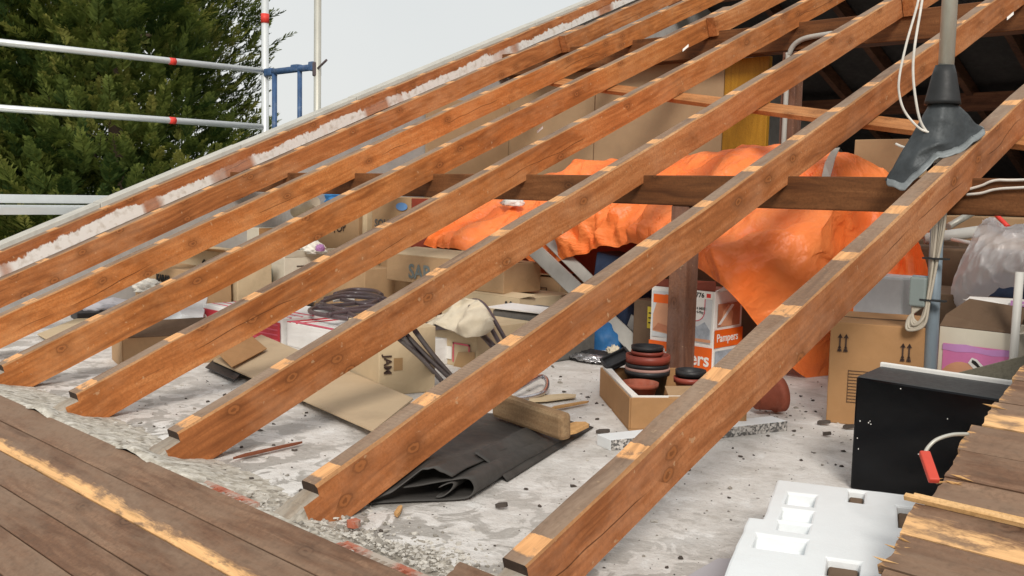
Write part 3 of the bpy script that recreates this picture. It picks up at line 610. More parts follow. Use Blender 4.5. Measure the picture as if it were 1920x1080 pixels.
# pots carton
PB = carton('cardboard_box', 'low open carton full of flowerpots on the floor', (-.797, 1.608), 139, .592, .42, .118, mat='cardboard_brown', open_=True)
plate('liner', (-.58, .010, .03), XD, ZD, .57, .093, 'white_print', PB); plate('liner', (-.010, .012, .03), (0, 1, 0), ZD, .38, .093, 'white_print', PB, lift=-.004)
b = BM(); poly(b, [(-.004, .14, .118), (-.004, .40, .118), (-.13, .42, .135), (-.15, .16, .128)]); solid(obj('flap', b, 'cardboard', PB), .004)
b = BM(); poly(b, [(-.57, .01, .119), (-.02, .01, .119), (-.02, .035, .121), (-.2, .028, .124), (-.57, .04, .12)]); solid(obj('liner', b, 'white_print', PB), .002)
def pot(name, x, y, z, r, h, mat, label, group='flowerpots', rot=None, rim=.018, taper=.78):
    prof = [(r*taper*.98, 0), (r*.97, h-rim), (r*1.06, h-rim), (r*1.07, h), (r*.98, h), (r*.93, h-rim), (r*taper*.9, .008)]
    b = BM(); lathe(b, prof, 36); o = obj(name, b, mat); o.location = (x, y, z)
    if rot: o.rotation_euler = rot
    return tag(o, label, 'pot', group)
sx, sy = -1.045, 2.045
pot('flower_pot', sx, sy, .007, .084, .125, 'black_plastic', 'wide black plastic pot at the bottom of the tall stack')
pot('flower_pot', sx, sy, .052, .083, .090, 'pink_clay', 'pale clay pot nested in the stack, only its rim showing', rim=.012)
pot('flower_pot', sx, sy, .080, .080, .078, 'black_plastic', 'black pot nested under the terracotta rim of the stack', rim=.014)
pot('flower_pot', sx+.002, sy, .100, .082, .092, 'terracotta_red', 'terracotta red pot in the upper part of the stack', rim=.030)
pot('flower_pot', sx-.003, sy, .130, .060, .076, 'terracotta_red', 'smaller dark red pot near the top of the stack', rim=.014)
pot('flower_pot', sx-.003, sy, .186, .060, .040, 'black_plastic', 'black pot forming the top of the stack', rim=.014)
p = Vector((-.985, 1.93, 0)); pot('flower_pot', -.945, 1.865, .050, .066, .068, 'terracotta', 'shallow terracotta pot in front of the stack', rim=.016)
pot('flower_pot', -.865, 2.075, .075, .058, .05, 'terracotta_red', 'low brown pot under the dark pot beside the post', rim=.02)
pot('flower_pot', -.862, 2.075, .098, .055, .055, 'black_plastic', 'small dark pot on top of the low brown pot', rim=.02)
pot('flower_pot', -.80, 1.98, .01, .06, .08, 'black_plastic', 'dark pot mostly hidden behind the carton flap')
b = BM(); box(b, (0, 0, 0), (.12, .085, .012)); box(b, (0, 0, .012), (.010, .085, .026)); box(b, (.11, 0, .012), (.12, .085, .026)); box(b, (.01, 0, .012), (.11, .008, .026)); box(b, (.01, .077, .012), (.11, .085, .026))
o = obj('plant_tray', b, 'black_plastic', bevel=.003); o.location = at(1140, 700, Z=.10); o.rotation_euler = (.35, -.45, .9); tag(o, 'black plastic tray tilted on the left end of the pot carton', 'tray')
c = at(1437, 778, Z=0); b = BM(); lathe(b, [(.046, 0), (.060, .075), (.067, .075), (.068, .110), (.062, .110), (.056, .075), (.042, .01)], 36)
o = obj('flower_pot', b, 'terracotta'); o.location = (c.x-.035, c.y-.03, .066); o.rotation_euler = (0, math.radians(84), math.radians(58)); tag(o, 'terracotta pot lying on its side on the floor behind the nearest rafter', 'pot', 'flowerpots')
# speckled slab
c0, c1 = at(1145, 846, Z=0), at(1476, 808, Z=0); an = math.atan2(c1.y-c0.y, c1.x-c0.x); b = BM(); vs_ = box(b, (0, 0, 0), ((c1-c0).length, .085, .036)); b.faces.ensure_lookup_table()
for f in b.faces: f.material_index = 0
for f in b.faces:
    if abs(f.calc_center_median().y) < .001: f.material_index = 1
o = obj('speckled_slab', b, ['foam', 'terrazzo'], bevel=.002); o.location = c0; o.rotation_euler = (0, 0, an); tag(o, 'white strip with a speckled grey edge lying under the nearest rafter', 'slab')

# nappy box
NB = carton('nappy_box', 'orange and white nappy box with baby pictures behind the timber post', (-1.165, 2.70), 180, .35, .235, .392, mat='white_print', tape=False, cat='box')
def fa(name, x, z, w, h, mat, lift=.0066, pts=None): return plate(name, (x, -lift, z), XD, ZD, w, h, mat, NB, pts=pts, lift=0)
def fb(name, y, z, w, h, mat, lift=.0056, pts=None): return plate(name, (lift, y, z), (0, 1, 0), ZD, w, h, mat, NB, pts=pts, lift=0)
fa('orange_band', -.35, 0, .35, .135, 'orange_print'); fa('picture', -.335, .155, .325, .215, 'pale_grey_print')
fa('picture', -.33, .16, .12, .20, 'skin_print', .0076, [(0, .02), (.12, .01), (.12, .19), (.07, .20), (.02, .16), (0, .1)])
fa('picture', -.33, .315, .12, .04, 'orange_print', .0084); fa('picture', -.33, .175, .12, .05, 'skin_dark_print', .0084, [(0, .01), (.12, 0), (.12, .03), (.03, .045)])
fa('picture', -.115, .165, .10, .085, 'blue_grey_print', .0076, [(0, .0), (.10, 0), (.10, .05), (.07, .085), (.03, .06), (0, .08)]); fa('picture', -.12, .158, .11, .014, 'skin_print', .0084)
fa('badge', -.10, .355, .095, .034, 'white_print', .0088); fa('badge', -.038, .362, .022, .018, 'red_tape', .0096)
fa('badge', -.10, .255, .065, .095, 'red_pale', .0086, [(-.04, .1), (-.04, .045)]+ell(.008, .045, .048, .05, 14, PI, 2*PI)+[(.056, .1)]); fa('badge', -.10, .255, .065, .095, 'white_print', .0094, [(-.036, .1), (-.036, .045)]+ell(.008, .045, .044, .046, 14, PI, 2*PI)+[(.052, .1)])
text('lettering', '776', .030, NB, (-.095, -.0098, .361), XD, ZD, 'ink', .0006); text('lettering', '4 MESI\n4-9kg', .017, NB, (-.088, -.0104, .305), XD, ZD, 'ink_grey', .0003)
text('lettering', 'Pampers', .088, NB, (-.298, -.0080, .050), XD, ZD, 'white_print', .0016, .94)
fb('orange_band', 0, .135, .235, .082, 'orange_print'); text('lettering', 'Pampers', .052, NB, (.0072, .014, .162), (0, 1, 0), ZD, 'white_print', .0006)
fb('picture', .012, .02, .21, .10, 'blue_grey_print'); fb('picture', .02, .23, .185, .105, 'skin_dark_print'); fb('picture', .045, .23, .10, .10, 'skin_print', .0066, [(0, 0), (.09, .0), (.10, .06), (.06, .10), (.02, .07)])
fb('picture', .02, .24, .14, .09, 'white_print', .0076, [(0, 0), (.02, 0), (.13, .085), (.11, .09)])
b = BM(); poly(b, [(-.35, .0, .392), (.0, .0, .392), (.02, -.03, .44), (-.33, -.01, .425)]); solid(obj('flap', b, 'reddish', NB), .004)
b = BM(); poly(b, [(0, 0, .392), (0, .235, .392), (.055, .235, .41), (.05, .03, .43)]); solid(obj('flap', b, 'cardboard_white', NB), .003)
# baby box
YB = carton('baby_box', 'cream carton with a pink baby picture behind the black cabinet', (.162, 2.50), 180, .258, .30, .374, mat='cardboard_cream', tape=False, open_=True)
def fy(name, x, z, w, h, mat, lift, pts=None): return plate(name, (x, -lift, z), XD, ZD, w, h, mat, YB, pts=pts, lift=0)
fy('picture', -.240, .05, .225, .265, 'pink_print', .0014); fy('picture', -.242, .288, .23, .03, 'mauve_print', .0024, [(0, .004), (.05, 0), (.11, .006), (.17, 0), (.228, .006), (.226, .028), (.15, .02), (.08, .03), (0, .024)])
fy('picture', -.240, .10, .2, .19, 'skin_print', .0024, ell(.068, .06, .083, .095)[::1]); fy('picture', -.178, .155, .02, .02, 'skin_dark_print', .0034, ell(.01, .01, .017, .013)); fy('picture', -.172, .158, .01, .016, 'ink', .0044, ell(.005, .008, .0045, .008))
fy('picture', -.12, .10, .11, .12, 'pale_grey_print', .0034, [(0, 0), (.105, 0), (.105, .12), (.04, .10)])
fy('picture', -.15, .17, .1, .1, 'white_print', .0044, [(0, .085), (.012, .105), (.03, .10), (.105, .03), (.085, .005)]); fy('picture', -.15, .25, .05, .03, 'ink', .0054, [(.012, .008), (.014, .018), (.026, .014), (.045, -.006), (.04, -.012)])
b = BM(); poly(b, [(-.258, .0, .374), (0, 0, .374), (.005, .10, .455), (-.20, .11, .47), (-.26, .06, .41)]); solid(obj('flap', b, 'cardboard_dark', YB), .004)
b = BM(); poly(b, [(0, 0, .374), (0, .30, .374), (.06, .29, .40), (.05, .03, .385)]); solid(obj('flap', b, 'cardboard_cream', YB), .004)
b = BM(); poly(b, [(-.235, .17, .455), (-.04, .12, .452), (.0, .125, .478), (-.03, .14, .482), (-.23, .2, .47)]); poly(b, [(-.24, .16, .46), (-.1, .13, .452), (-.09, .17, .47)]); o = solid(obj('magazine', b, 'white_print'), .003); o.location = (.162, 2.5, 0); tag(o, 'white magazine with a pink corner on the open baby carton', 'magazine')
b = BM(); box(b, (.098, 2.623, .458), (.145, 2.63, .476)); obj('cover_patch', b, 'mauve_print', o).matrix_parent_inverse = Matrix.Translation((-.162, -2.5, 0))

# mid-floor cartons seen between the rafters
c = at(944, 547, Y=2.75); SAP = carton('cardboard_box', 'tan carton lettered SA in grey, under the fold of orange tarp', (c.x, 2.75), 180, 1.02, .30, .165, z0=.255, mat='cardboard', tape=False)
text('lettering', 'SAP', .118, SAP, (-.80, -.0075, .030), XD, ZD, 'ink_slate', .003)
b = BM(); poly(b, [(-1.02, 0, .165), (-.0, 0, .165), (-.02, .19, .195), (-.98, .2, .20)]); solid(obj('flap', b, 'cardboard_pale', SAP), .004)
c2 = carton('cardboard_box', 'flat pale carton with two dark marks, carrying the carton lettered SA', (c.x+.15, 2.72), 180, .62, .45, .245, mat='cardboard_pale', tape=False)
plate('print_mark', (-.10, -.0076, .205), XD, ZD, .02, .02, 'ink', c2, pts=ell(.01, .01, .009, .010)); plate('print_mark', (-.065, -.0076, .207), XD, ZD, .02, .02, 'ink', c2, pts=ell(.01, .01, .009, .010))
b = BM(); poly(b, [(-.55, .0, .246), (.0, .0, .246), (.03, .10, .262), (-.5, .1, .262)]); solid(obj('flap', b, 'cardboard_pale', c2), .004)
carton('cardboard_box', 'small dark tan carton left of the carton lettered SA', (c.x-.92, 2.9), 180, .35, .28, .33, z0=.06, mat='cardboard')
carton('cardboard_box', 'tan carton low down left of the carton lettered SA, behind the folded tubes', (c.x-1.12, 2.66), 180, .55, .28, .315, mat='cardboard', tape=False)
KT = carton('cardboard_box', 'tan carton with small boxed lettering, left of the leaning gutters', (-2.53, 3.20), 178, .44, .30, .325, mat='cardboard', tape=False)
text('lettering', 'KTSE', .048, KT, (-.22, -.0075, .21), XD, ZD, 'ink_brown', .0005, .8); b = BM()
for q in ((-.228, .2, -.10, .203), (-.228, .256, -.10, .259), (-.228, .2, -.2255, .259), (-.1025, .2, -.10, .259)): box(b, (q[0], -.0078, q[1]), (q[2], -.0066, q[3]))
obj('print_frame', b, 'ink_brown', KT); plate('print_mark', (-.24, -.0076, .12), XD, ZD, .02, .02, 'ink', KT, pts=ell(.01, .012, .01, .014))
b = BM(); poly(b, [(-.44, -.01, .327), (0, -.012, .337), (-.02, .18, .345), (-.42, .18, .345)]); solid(obj('flap', b, 'cardboard', KT), .004)
carton('cardboard_box', 'carton with a raised flap directly behind the boxed lettering carton', (-2.62, 3.56), 180, .5, .3, .37, mat='cardboard', tape=False)
c = at(893, 708, Y=2.0); RL = carton('cardboard_box', 'tan carton with a red outlined label behind the chair tubes', (c.x, 2.0), 180, .42, .38, .195, mat='cardboard_pale', tape=False)
b = BM()
for q in ((-.155, .105, -.04, .113), (-.155, .02, -.147, .113), (-.048, .075, -.04, .113)): box(b, (q[0], -.0079, q[1]), (q[2], -.0066, q[3]))
obj('label_frame', b, 'red_pale', RL); plate('patch', (-.145, -.0076, .0), XD, ZD, .14, .075, 'tape', RL, pts=[(0, 0), (.14, 0), (.14, .085), (.03, .07)]); plate('patch', (-.2, -.0076, .03), XD, ZD, .04, .06, 'white_print', RL)
JB = carton('cardboard_box', 'tan carton lettered JAM downwards, tipped beside the hardboard sheet', (-1.80, 1.30), 163, .36, .245, .27, mat='cardboard_pale', tape=False)
text('lettering', 'JAM', .046, JB, (.0068, .020, .165), (0, 0, -1), (0, 1, 0), 'ink_brown', .001, 1.0); b = BM(); box(b, (.0055, .062, .10), (.0064, .10, .15)); obj('patch', b, 'tape', JB)
# white / red cartons
c = at(538, 640, Y=1.72); WB = carton('cardboard_box', 'long white carton with red stripes carrying the folded brown tubes', (c.x+.92, 1.72), 180, .92, .42, .125, mat='cardboard_white', tape=False)
for q in ((-.92, .0, -.885, .42), (-.84, .0, -.825, .42)):
    b = BM(); box(b, (q[0], q[1], .1205), (q[2], q[3], .1272)); obj('stripe', b, 'red', WB)
b = BM(); poly(b, [(-.9, .002, .1275), (-.05, .002, .1275), (-.05, .018, .1275), (-.9, .04, .1275)]); solid(obj('stripe', b, 'red_pale', WB), .001)
RB = carton('cardboard_box', 'crimson striped carton end left of the long white carton', (c.x-.02, 1.70), 180, .80, .42, .14, mat='cardboard_white', tape=False)
plate('red_panel', (-.80, -.0076, 0), XD, ZD, .80, .118, 'red', RB)
for k in range(4): plate('stripe', (-.3, -.0090, .018+.026*k), XD, ZD, .28, .009, 'red_pale', RB, pts=[(0, 0), (.28, .004), (.28, .011), (0, .006)])
b = BM()
for k in range(3): box(b, (-.80, .05+.07*k, .1362), (-.0, .062+.07*k, .1412))
obj('stripe', b, 'red_pale', RB)
c = at(533, 483, Y=2.42); TB = carton('cardboard_box', 'cream carton with a teal label seen between two rafters', (c.x, 2.42), 180, .68, .42, c.z-.06, z0=.06, mat='cardboard_cream', tape=False)
hT = c.z-.06
plate('teal_label', (-.46, -.0076, hT-.165), XD, ZD, .33, .085, 'teal', TB); plate('label_field', (-.45, -.0088, hT-.150), XD, ZD, .31, .056, 'aqua', TB); plate('label_field', (-.40, -.0076, .0), XD, ZD, .26, hT-.18, 'aqua', TB)
text('lettering', 'Pat la Monty', .044, TB, (-.44, -.0100, hT-.138), XD, ZD, 'teal', .001, 1.05)
plate('print_mark', (-.58, -.0076, .03), XD, ZD, .06, .09, 'ink_grey', TB, pts=[(0, 0), (.06, 0), (.06, .09)])
text('lettering', 'MOLY', .07, TB, (.0070, .09, hT-.13), (0, 1, 0), ZD, 'ink_brown', .002); b = BM(); box(b, (.0052, .09, hT-.062), (.0064, .28, hT-.055)); obj('print_line', b, 'ink_brown', TB)
b = BM(); poly(b, [(0, 0, hT), (0, .42, hT), (.02, .40, hT+.05), (.015, .03, hT+.045)]); solid(obj('flap', b, 'cardboard_cream', TB), .004)
c = at(672, 440, Y=2.98); TP = carton('cardboard_box', 'tan carton lettered TOP standing below the gap of the rafters', (c.x, 2.98), 184, .62, .3, .55, z0=.10, mat='cardboard', tape=False)
text('lettering', 'TOP', .075, TP, (-.26, -.0075, .40), (1, 0, .16), (-.16, 0, 1), 'ink_brown', .001)
plate('print_mark', (-.45, -.0076, .40), XD, ZD, .1, .08, 'ink_grey', TP, pts=[(0, 0), (.03, .06), (.06, .08), (.035, .03)])
c = at(688, 400, Y=3.0); carton('cardboard_box', 'narrow pale carton on end between the TOP carton and the blue label carton', (c.x-.0, 3.0), 180, .05, .3, .62, z0=.1, mat='cardboard_pale', tape=False)
c = at(770, 380, Y=3.02); SO = carton('cardboard_box', 'tan carton with a blue oval label and a dark rusty side', (c.x, 3.02), 180, .40, .3, .66, z0=.1, mat='cardboard', tape=False)
plate('side_print', (0.0046, .004, .004), (0, 1, 0), ZD, .292, .652, 'reddish', SO); plate('blue_label', (-.14, -.0076, .575), XD, ZD, .12, .05, 'label_blue', SO, pts=ell(.06, .026, .058, .026)); text('lettering', 'SOLINT', .075, SO, (-.36, -.0075, .46), XD, ZD, 'ink_grey', .0015, 1.0); text('lettering', '50', .07, SO, (-.30, -.0075, .40), XD, ZD, 'ink_grey', .001)
c = at(485, 432, Y=2.62); CR = carton('cardboard_box', 'cream carton seen through the third gap from the gable', (c.x, 2.62), 180, .17, .5, .36, z0=.16, mat='cardboard_cream', tape=False)
text('lettering', 'PO 24', .11, CR, (.0070, .05, .20), (0, 1, 0), ZD, 'ink_brown', .002); b = BM(); box(b, (.0045, .0, .0), (.0056, .5, .36)); obj('side_print', b, 'cardboard_brown', CR)
KB = carton('cardboard_box', 'low tan carton with dark lettering near the gable, below the pale cloth', (-4.15, 1.78), 180, .78, .24, .30, mat='cardboard', tape=False)
text('lettering', 'KARAB', .055, KB, (-.47, -.0075, .215), XD, ZD, 'ink', .0035)
GB = carton('cardboard_box', 'tan carton with loose flaps against the gable, behind the dark lettered carton', (-4.13, 2.05), 180, .80, .24, .40, mat='cardboard_pale', tape=False)
b = BM(); poly(b, [(-.62, .0, .40), (-.02, .0, .40), (.0, -.10, .43), (-.60, -.09, .415)]); solid(obj('flap', b, 'cardboard', GB), .004)
plate('print_mark', (-.42, -.0076, .30), XD, ZD, .05, .05, 'ink', GB, pts=[(0, .02), (.03, .045), (.05, .03), (.03, .03), (.04, .0), (.015, .015)])
c = at(480, 500, Y=2.5); c3 = carton('cardboard_box', 'tan carton with a curved mark left of the teal label carton', (-4.45, 2.30), 180, .45, .4, .20, mat='cardboard', tape=False)
text('lettering', 'G', .06, c3, (-.17, -.0075, .08), XD, ZD, 'ink_grey', .001)
OB = carton('cardboard_box', 'old open carton with stained sides on the floor under the left rafters', (-2.98, .80), 165, .26, .50, .135, mat='cardboard', tape=False, open_=True)
b = BM(); poly(b, [(0, .0, .135), (0, .5, .135), (-.10, .52, .20), (-.12, .05, .19)]); solid(obj('flap', b, 'cardboard_dark', OB), .004); b = BM(); poly(b, [(-.26, .5, .135), (0, .5, .135), (.0, .54, .22), (-.26, .56, .21)]); solid(obj('flap', b, 'cardboard', OB), .004)
# boxes behind the white bag and at the back right
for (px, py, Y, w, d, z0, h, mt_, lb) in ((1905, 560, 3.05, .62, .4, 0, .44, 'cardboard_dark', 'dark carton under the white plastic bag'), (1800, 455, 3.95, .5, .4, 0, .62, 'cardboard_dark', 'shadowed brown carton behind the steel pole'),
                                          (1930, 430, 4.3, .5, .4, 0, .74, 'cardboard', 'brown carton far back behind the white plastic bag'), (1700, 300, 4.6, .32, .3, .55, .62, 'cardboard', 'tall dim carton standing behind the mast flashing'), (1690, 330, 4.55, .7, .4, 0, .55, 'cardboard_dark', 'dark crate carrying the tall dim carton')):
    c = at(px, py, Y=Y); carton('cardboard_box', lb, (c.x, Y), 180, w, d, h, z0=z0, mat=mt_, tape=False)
c = at(1690, 580, Y=2.90); b = BM(); box(b, (-.21, 0, 0), (0, .16, .505)); o = obj('foam_box', b, 'pale_grey_print', bevel=.012); o.location = (c.x, 2.9, 0); tag(o, 'pale grey polystyrene box behind the large arrowed carton', 'box')
c = at(1710, 560, Y=3.0); carton('cardboard_box', 'rust brown carton between the polystyrene box and the junction box', (c.x, 3.0), 180, .09, .25, .47, mat='reddish', tape=False)

# ------------------------------------------------------------------ sheets and boards
def sheet(name, p, t, mat, label, cat, bev=.001):
    b = BM(); lo = [b.verts.new(Vector(q)) for q in p]; n = (lo[1].co-lo[0].co).cross(lo[2].co-lo[0].co).normalized(); n = n if n.z > 0 or abs(n.z) < .05 else -n
    hi = [b.verts.new(v.co+n*t) for v in lo]; b.faces.new(lo[::-1]); b.faces.new(hi)
    for i in range(len(p)): b.faces.new((lo[i], lo[(i+1) % len(p)], hi[(i+1) % len(p)], hi[i]))
    return tag(obj(name, b, mat, bevel=bev), label, cat)
S = [at(400, 678, Z=.03), at(700, 811, Z=.03), at(775, 750, Z=.045), at(490, 630, Z=.045)]
sheet('hardboard_sheet', S, .008, 'hardboard_pale', 'long tan hardboard sheet lying across the floor between the rafters', 'sheet')
b = BM(); box(b, (-2.5, 1.15, 0), (-1.5, 1.25, .026)); tag(obj('wood_batten', b, 'olive_wood'), 'batten lifting the long hardboard sheet off the floor', 'batten')
sheet('cardboard_or_shade_sheet', [at(70, 628, Z=.01), at(92, 640, Z=.01), at(200, 590, Z=.012), at(140, 600, Z=.012)], .006, 'cardboard_pale', 'tan cardboard sheet on the floor at the far left', 'sheet')
sheet('foam_board', [at(290, 620, Z=.02), at(372, 640, Z=.02), at(390, 560, Z=.14), at(330, 575, Z=.14)], .012, 'pale_grey_print', 'grey foam board leaning behind the old open carton', 'sheet')
c = at(145, 603, Z=0); b = BM(); box(b, (-.2, 0, 0), (0, .15, .05)); o = obj('black_case', b, 'black_plastic', bevel=.006); o.location = c; o.rotation_euler = (0, 0, -.2); tag(o, 'small black case on the floor at the far left', 'case')
sheet('grey_sheet', [at(1285, 1085, Z=.004), at(1345, 1050, Z=.004), at(1500, 1050, Z=.004), at(1400, 1120, Z=.004)], .004, 'grey_sheet', 'thin lilac grey sheet under the polystyrene packing', 'sheet')
c = at(1012, 612, Y=2.42); c_ = at(930, 600, Y=2.42)
b = BM(); box(b, (-.40, 0, 0), (0, .34, .225)); o = obj('grey_suitcase', b, 'ink_grey', bevel=.012); o.location = (c.x+.09, 2.40, 0); tag(o, 'dark grey case with a white sheet on its top behind the cream cloth', 'case')
sheet('paper_sheet', [(c.x-.33, 2.385, .228), (c.x+.10, 2.385, .236), (c.x+.08, 2.52, .245), (c.x-.30, 2.53, .24)], .008, 'cardboard_white', 'creased white sheet lying on the dark grey case', 'sheet')
# wood block on the membrane
a0, a1 = at(921, 782, Z=.045), at(1052, 829, Z=.045); b = BM(); L = (a1-a0).length; pr = []
box(b, (0, 0, 0), (L, .045, .088)); M['block'] = wood('block_wood', (.17, .10, .05), (.27, .17, .09), (.36, .25, .14), axis='x', knots=False)
o = obj('wood_block', b, 'block', bevel=.014); o.location = a0; o.rotation_euler = (.06, .0, math.atan2(a1.y-a0.y, a1.x-a0.x)); tag(o, 'short brown wood block resting on the black membrane', 'block')

# partition and yellow board
PT = root('hardboard_partition', (0, 5.2, 0), 'tan hardboard partition under the upper purlin', 'partition')
xs = [-4.96, -3.975, -2.76]
for a, c in zip(xs, xs[1:]): boxo('panel', (a+.006, .01, 0), (c-.006, .03, 1.805), 'hardboard', PT)
boxo('joint', (-3.985, .02, 0), (-3.965, .05, 1.805), 'dark_beam', PT)
boxo('panel', (-4.955, 4.25, 0), (-4.935, 5.195, 1.56), 'hardboard', None)
tag(bpy.data.objects['panel.002'] if 'panel.002' in bpy.data.objects else bpy.data.objects['panel'], 'tan hardboard lining fixed against the gable beside the partition', 'panel')
o = boxo('yellow_board', (-2.757, 5.203, 0), (-2.40, 5.245, 1.80), 'yellow_wood', bevel=.003); tag(o, 'yellow varnished board at the right end of the partition', 'board')
b = BM(); box(b, (-2.74, 5.19, 1.35), (-2.70, 5.20, 1.43)); 
b.free()
tubeo_o = BM(); tube(tubeo_o, spline([(-2.17, 5.045, 0), (-2.17, 5.045, 1.60), (-2.16, 5.045, 1.78), (-2.08, 5.04, 1.86), (-1.9, 5.035, 1.88), (-1.70, 5.033, 1.882)], 6), .017, 10); tag(obj('white_conduit', tubeo_o, 'gutter_grey'), 'white conduit climbing a post and turning along the upper purlin', 'conduit')

# ------------------------------------------------------------------ black membrane, folded on the floor
MR = root('roofing_membrane', (0, 0, 0), 'folded dark grey roofing membrane lying on the floor', 'membrane')
A0, B0, A1, B1 = Vector((-.735, .44, 0)), Vector((-.585, .665, 0)), Vector((-1.40, 1.30, 0)), Vector((-.925, 1.55, 0))
def bil(u, t): return (A0*(1-u)+B0*u)*(1-t)+(A1*(1-u)+B1*u)*t
def keep_off(w):                      # the membrane lies beside and under the rafter, never through it
    zb = w.y*TS-.158
    if w.x > -.80: w.z = min(w.z, max(.006, zb+max(0, w.x+.695)*.75))
    return w
def foldf(i, j):                       # lower layer, folded back over itself at its right edge
    t = j; hs = max(0, 1-t)**.9
    P = [(-.05, .006), (.35, .006), (.75, .007), (.93, .012), (1.0, .036), (.93, .062), (.75, .060), (.50, .050), (.30, .046)]
    q = i*(len(P)-1); k = min(int(q), len(P)-2); f = q-k
    def g(n): n = max(0, min(len(P)-1, n)); return Vector((P[n][0], P[n][1], 0))
    p0, p1, p2, p3 = g(k-1), g(k), g(k+1), g(k+2); v = .5*((2*p1)+(p2-p0)*f+(2*p0-5*p1+4*p2-p3)*f*f+(3*p1-p0-3*p2+p3)*f**3)
    w = bil(v.x, t); w.z = v.y*(.18+.82*hs)+.004*fbm(Vector((w.x*5, w.y*5, v.y*30)), 3); w.z = max(.003, w.z); return keep_off(w)
b = BM(); grid_surf(b, foldf, 48, 30); solid(obj('lower_layer', b, 'black_felt', MR), .0035)
def curl(i, j):
    t = j*.45; a = -1.9+4.6*i; r_ = .018+.018*i
    w = bil(.62+.36*i*math.cos(a*.55)*.9, t); w.z = .030+r_*math.sin(a)*.75*(1-t) ; w.z = max(.008, w.z*(1-t*.5)); return w
b = BM(); grid_surf(b, curl, 26, 12); solid(obj('inner_curl', b, 'black_felt', MR), .003)
def topf(i, j):
    u = -.12+(.92+.08*j)*i; t = -.015+1.015*j; w = bil(u, t)
    z = .072*max(0, 1-t)**.8+.016; z += .012*(1-t)*math.sin(u*4+.6); z -= .05*max(0, u-.72)*(1-t*.7)*2; z += .007*fbm(Vector((w.x*4, w.y*4, 3)), 4)
    cr_ = abs(u-.62-.25*t); z += .008*math.exp(-(cr_/.05)**2)*(1-t)
    w.z = max(.012, z); return keep_off(w)
b = BM(); grid_surf(b, topf, 44, 44); solid(obj('upper_layer', b, 'black_felt', MR), .0035)
def sidef(i, j):                       # the fold hanging from the upper layer down to the floor along the right side
    t = .20+.78*j; u = .74+.30*i; w = bil(u, t); z = (.072*max(0, 1-t)**.8+.020)*(1-i)**.8+.004
    w.z = z+.006*fbm(Vector((w.x*7, w.y*7, 8)), 3)*(1-i); return w
b = BM(); grid_surf(b, sidef, 16, 36); solid(obj('side_fold', b, 'black_felt', MR), .003)

# ------------------------------------------------------------------ polystyrene packing
def foam_block(loc, an, xs, ys, cells, th):
    bm = BM(); nx, ny = len(xs)-1, len(ys)-1
    H = lambda i, j: cells.get((i, j), th) if 0 <= i < nx and 0 <= j < ny else None
    for i in range(nx):
        for j in range(ny):
            h = H(i, j)
            if h is None: continue
            x0, x1, y0, y1 = xs[i], xs[i+1], ys[j], ys[j+1]
            if h > 0: poly(bm, [(x0, y0, h), (x1, y0, h), (x1, y1, h), (x0, y1, h)])
            poly(bm, [(x0, y0, 0), (x0, y1, 0), (x1, y1, 0), (x1, y0, 0)]) if h > 0 else None
            for (di, dj, e) in ((1, 0, [(x1, y0), (x1, y1)]), (-1, 0, [(x0, y1), (x0, y0)]), (0, 1, [(x1, y1), (x0, y1)]), (0, -1, [(x0, y0), (x1, y0)])):
                g = H(i+di, j+dj); g = 0 if g is None else g
                if g < h: poly(bm, [(*e[0], g), (*e[1], g), (*e[1], h), (*e[0], h)])
    bmesh.ops.remove_doubles(bm, verts=bm.verts[:], dist=1e-5)
    return bm
TH = .042
fx = [-.045, -.015, .018, .080, .125, .148, .182, .215, .252, .295, .33, .40]
fy_ = [0, .018, .095, .112, .186, .222, .25, .300, .312, .372, .412, .495, .512, .585, .68]
cells = {}
def setc(x0, x1, y0, y1, h):
    for i in range(len(fx)-1):
        for j in range(len(fy_)-1):
            cx, cy = (fx[i]+fx[i+1])/2, (fy_[j]+fy_[j+1])/2
            if x0 < cx < x1 and y0 < cy < y1: cells[(i, j)] = h
setc(.018, .080, .095, .186, TH-.030); setc(.018, .080, .222, .300, TH-.022); setc(.018, .080, .312, .372, TH-.034); setc(-.015, .080, .412, .495, TH-.032)
setc(.148, .182, .018, .112, 0); setc(.252, .295, .095, .25, 0); setc(.125, .148, .495, .585, 0); setc(.148, .182, .495, .585, 0)
setc(-.045, -.015, 0, .250, -1); setc(-.045, -.015, .25, .312, TH-.022)
for k in [k for k, v in cells.items() if v == -1]: cells[k] = 0
bm = foam_block(None, 0, fx, fy_, cells, TH)
FO = root('polystyrene_packing', (.126, 1.006, .108), 'white polystyrene packing block with square pockets beside the broken boards', 'packaging')
ang = math.atan2(.404, .915)
for v in bm.verts: v.co.y = -v.co.y; v.co += Vector((random.uniform(-.0015, .0015), random.uniform(-.0015, .0015), 0))
o = obj('block', bm, 'foam', FO, bevel=.006); o.rotation_euler = (0, 0, ang)

b = BM(); box(b, (.0, -.62, 0), (.40, -.012, .105))  # added dark block with raised plugs, standing in for shade inside the holes
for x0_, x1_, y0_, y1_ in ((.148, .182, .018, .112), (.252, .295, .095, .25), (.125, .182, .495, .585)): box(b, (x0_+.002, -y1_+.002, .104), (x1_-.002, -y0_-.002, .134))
o = obj('cavity_shade', b, 'cardboard_dark', bevel=.004); o.location = (.126, 1.006, .001); o.rotation_euler = (0, 0, ang); tag(o, 'added dark block giving the shade inside the square holes of the polystyrene packing', 'box')
